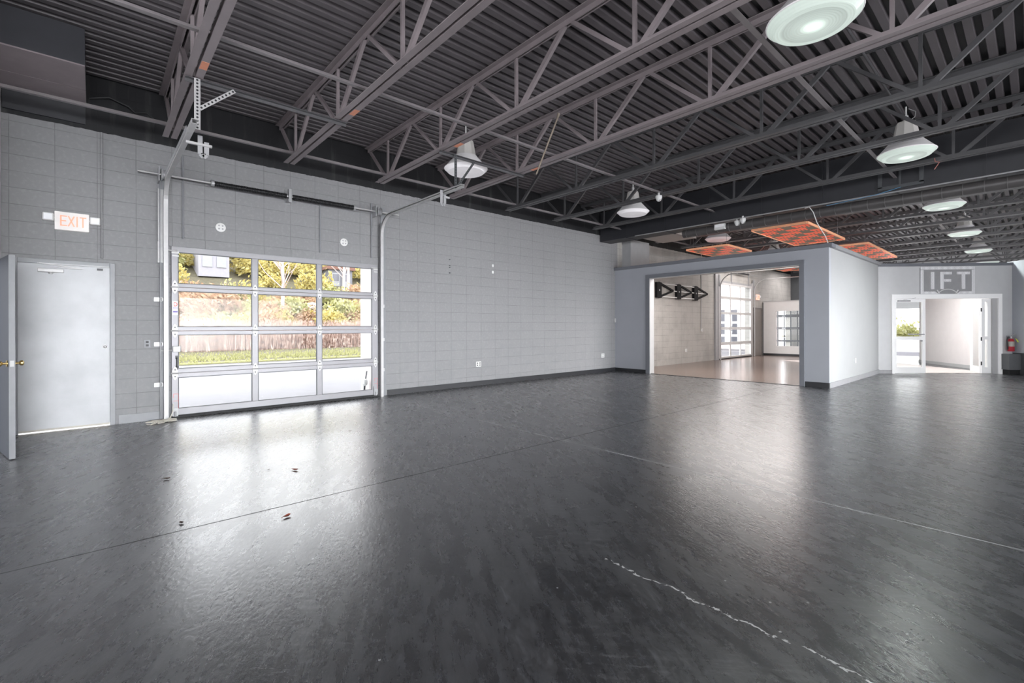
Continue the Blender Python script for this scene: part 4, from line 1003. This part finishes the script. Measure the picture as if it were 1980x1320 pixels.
for k, dz in ((0,0),(1,.8)):
    tag(MB().tube([(-24,-6,6.6+dz),(-24,6,6.1+dz),(-24,22,6.9+dz)], .02, 5).build('overhead_wire', M['galvd']), ('lower' if k == 0 else 'upper')+' overhead wire crossing the upper panes', 'wire')
# pale pilaster and fitting just outside on the right
struct('column_2', MB().box(-.75,-.25,4.02,4.35,0,3.2), mat('outside_pilaster',(.62,.56,.55),.8), 'pale pilaster just outside the right door edge')
r = empty('yard_fitting', (-.3,3.90,.2), 'white rounded utility fitting beside the outside pilaster', 'utility fitting')
MB().lathe([(.0,-.06),(.035,-.06),(.055,-.03),(.06,.02),(.045,.06),(.0,.075)], (-.34,3.92,.24), 'z', 16).build('fitting_cap', M['plastic'], r, smooth=True)
MB().tube([(-.34,3.92,.22),(-.38,3.93,.10),(-.4,3.94,-.03)], .02, 8).bar((-.36,3.94,.27),(-.42,4.0,.45),.025,.012).build('fitting_stem', M['dkgrey'], r)
# neighbouring building seen through the inner room door
r = empty('neighbour_building', (-4,28.1,0), 'pale pink neighbouring building outside the inner room roll-up door', 'building')
MB().box(-9,-1.9,28.0,31,-.03,5.0).build('house_wall', M['pink'], r)
for x0, x1, z0, z1 in ((-4.36,-3.92,.3,2.4),(-3.80,-3.2,.3,2.4)):
    f = MB().box(x0,x1,27.93,28.0,z0,z1).build('window_frame', M['white'], r)
    q = MB()
    for a, c in ((.08,.42),(.56,1.18),(1.32,2.0)): q.box(x0+.06,x1-.06,27.92,27.93,z0+a,z0+c)
    q.build('pane', M['windark'], f)
struct('path', MB().box(-9,3.0,26.7,30.5,-.03,.0), M['asphalt'], 'pale paving outside the inner room')

# ------------------------------------------------------------------ light
w = bpy.data.worlds.new('sky'); SC.world = w; w.use_nodes = True; nt = w.node_tree; nt.nodes.clear()
bg = nt.nodes.new('ShaderNodeBackground'); wo = nt.nodes.new('ShaderNodeOutputWorld'); tc = nt.nodes.new('ShaderNodeTexCoord')
sx = nt.nodes.new('ShaderNodeSeparateXYZ'); rp = nt.nodes.new('ShaderNodeValToRGB')
nt.links.new(tc.outputs['Generated'], sx.inputs[0]); nt.links.new(sx.outputs[2], rp.inputs[0])
rp.color_ramp.elements[0].position = 0; rp.color_ramp.elements[0].color = (.95,.95,1,1)
rp.color_ramp.elements[1].position = .8; rp.color_ramp.elements[1].color = (.95,.97,1,1)
nt.links.new(rp.outputs[0], bg.inputs[0]); bg.inputs[1].default_value = 7.0; nt.links.new(bg.outputs[0], wo.inputs[0])

def area(name, loc, rot, sx_, sy_, power, col=(1,1,1), spread=180):
    l = bpy.data.lights.new(name, 'AREA'); l.shape = 'RECTANGLE'; l.size = sx_; l.size_y = sy_; l.energy = power; l.color = col; l.spread = math.radians(spread)
    o = bpy.data.objects.new(name, l); COL.objects.link(o); o.location = loc; o.rotation_euler = rot; return o
# added fill lights in unseen wall openings behind and right of the viewer
for y in (-1.5,5.0,11.5,18.5):
    area('hall_fill', (XR+.1,y,1.45), (0,math.radians(85),0), 2.2, 4.8, 112, (.95,.975,1), 40)
    area('hall_fill', (XR+.1,y,2.0), (0,math.radians(95),0), 2.0, 4.8, 42, (.97,.97,1), 140)
for x in (6.75,11.75):
    area('hall_fill', (x,-6.2,1.55), (math.radians(80),0,0), 3.4, 2.2, 260, (.97,.98,1))
# added overhead fill lights, hidden from view, for inner room and vestibule
area('inner_room_fill', (3.0,13.0,2.93), (0,0,0), 3.8, 2.2, 230, (1,.95,.92))
area('inner_room_fill', (2.2,19.8,3.9), (0,0,0), 3.0, 3.5, 220, (1,.95,.92))
area('inner_room_fill', (2.0,24.8,3.9), (0,0,0), 3.0, 2.0, 120, (1,.95,.95))
area('vestibule_fill', (5.75,18.1,2.72), (0,0,math.radians(45)), 1.5, 1.2, 110, (1,.98,.98))
def spot(loc, power):
    l = bpy.data.lights.new('pendant_and_fill_glow','SPOT'); l.energy = power; l.spot_size = math.radians(150); l.spot_blend = .8; l.shadow_soft_size = .12; l.color = (.93,1,.96)
    o = bpy.data.objects.new('pendant_and_fill_glow', l); COL.objects.link(o); o.location = loc
for y in (4.62,9.24,13.86,18.48,23.1,27.7): spot((7.05,y,3.82), 130 if y < 15 else 320)
for y in (-2,2.5,7,11.5,16): spot((12.0,y,3.82), 170)  # added fill: unseen further lamp row, no fixtures built

SC.view_settings.view_transform = 'Standard'
SC.view_settings.look = 'None'
SC.view_settings.exposure = 0
SC.cycles.max_bounces = 7; SC.cycles.diffuse_bounces = 4; SC.cycles.glossy_bounces = 4; SC.cycles.transparent_max_bounces = 12; SC.cycles.transmission_bounces = 4
SC.cycles.sample_clamp_indirect = 6; SC.cycles.caustics_reflective = True; SC.cycles.caustics_refractive = False
SC.cycles.use_denoising = True
SC.cycles.use_adaptive_sampling = True; SC.cycles.adaptive_threshold = .03
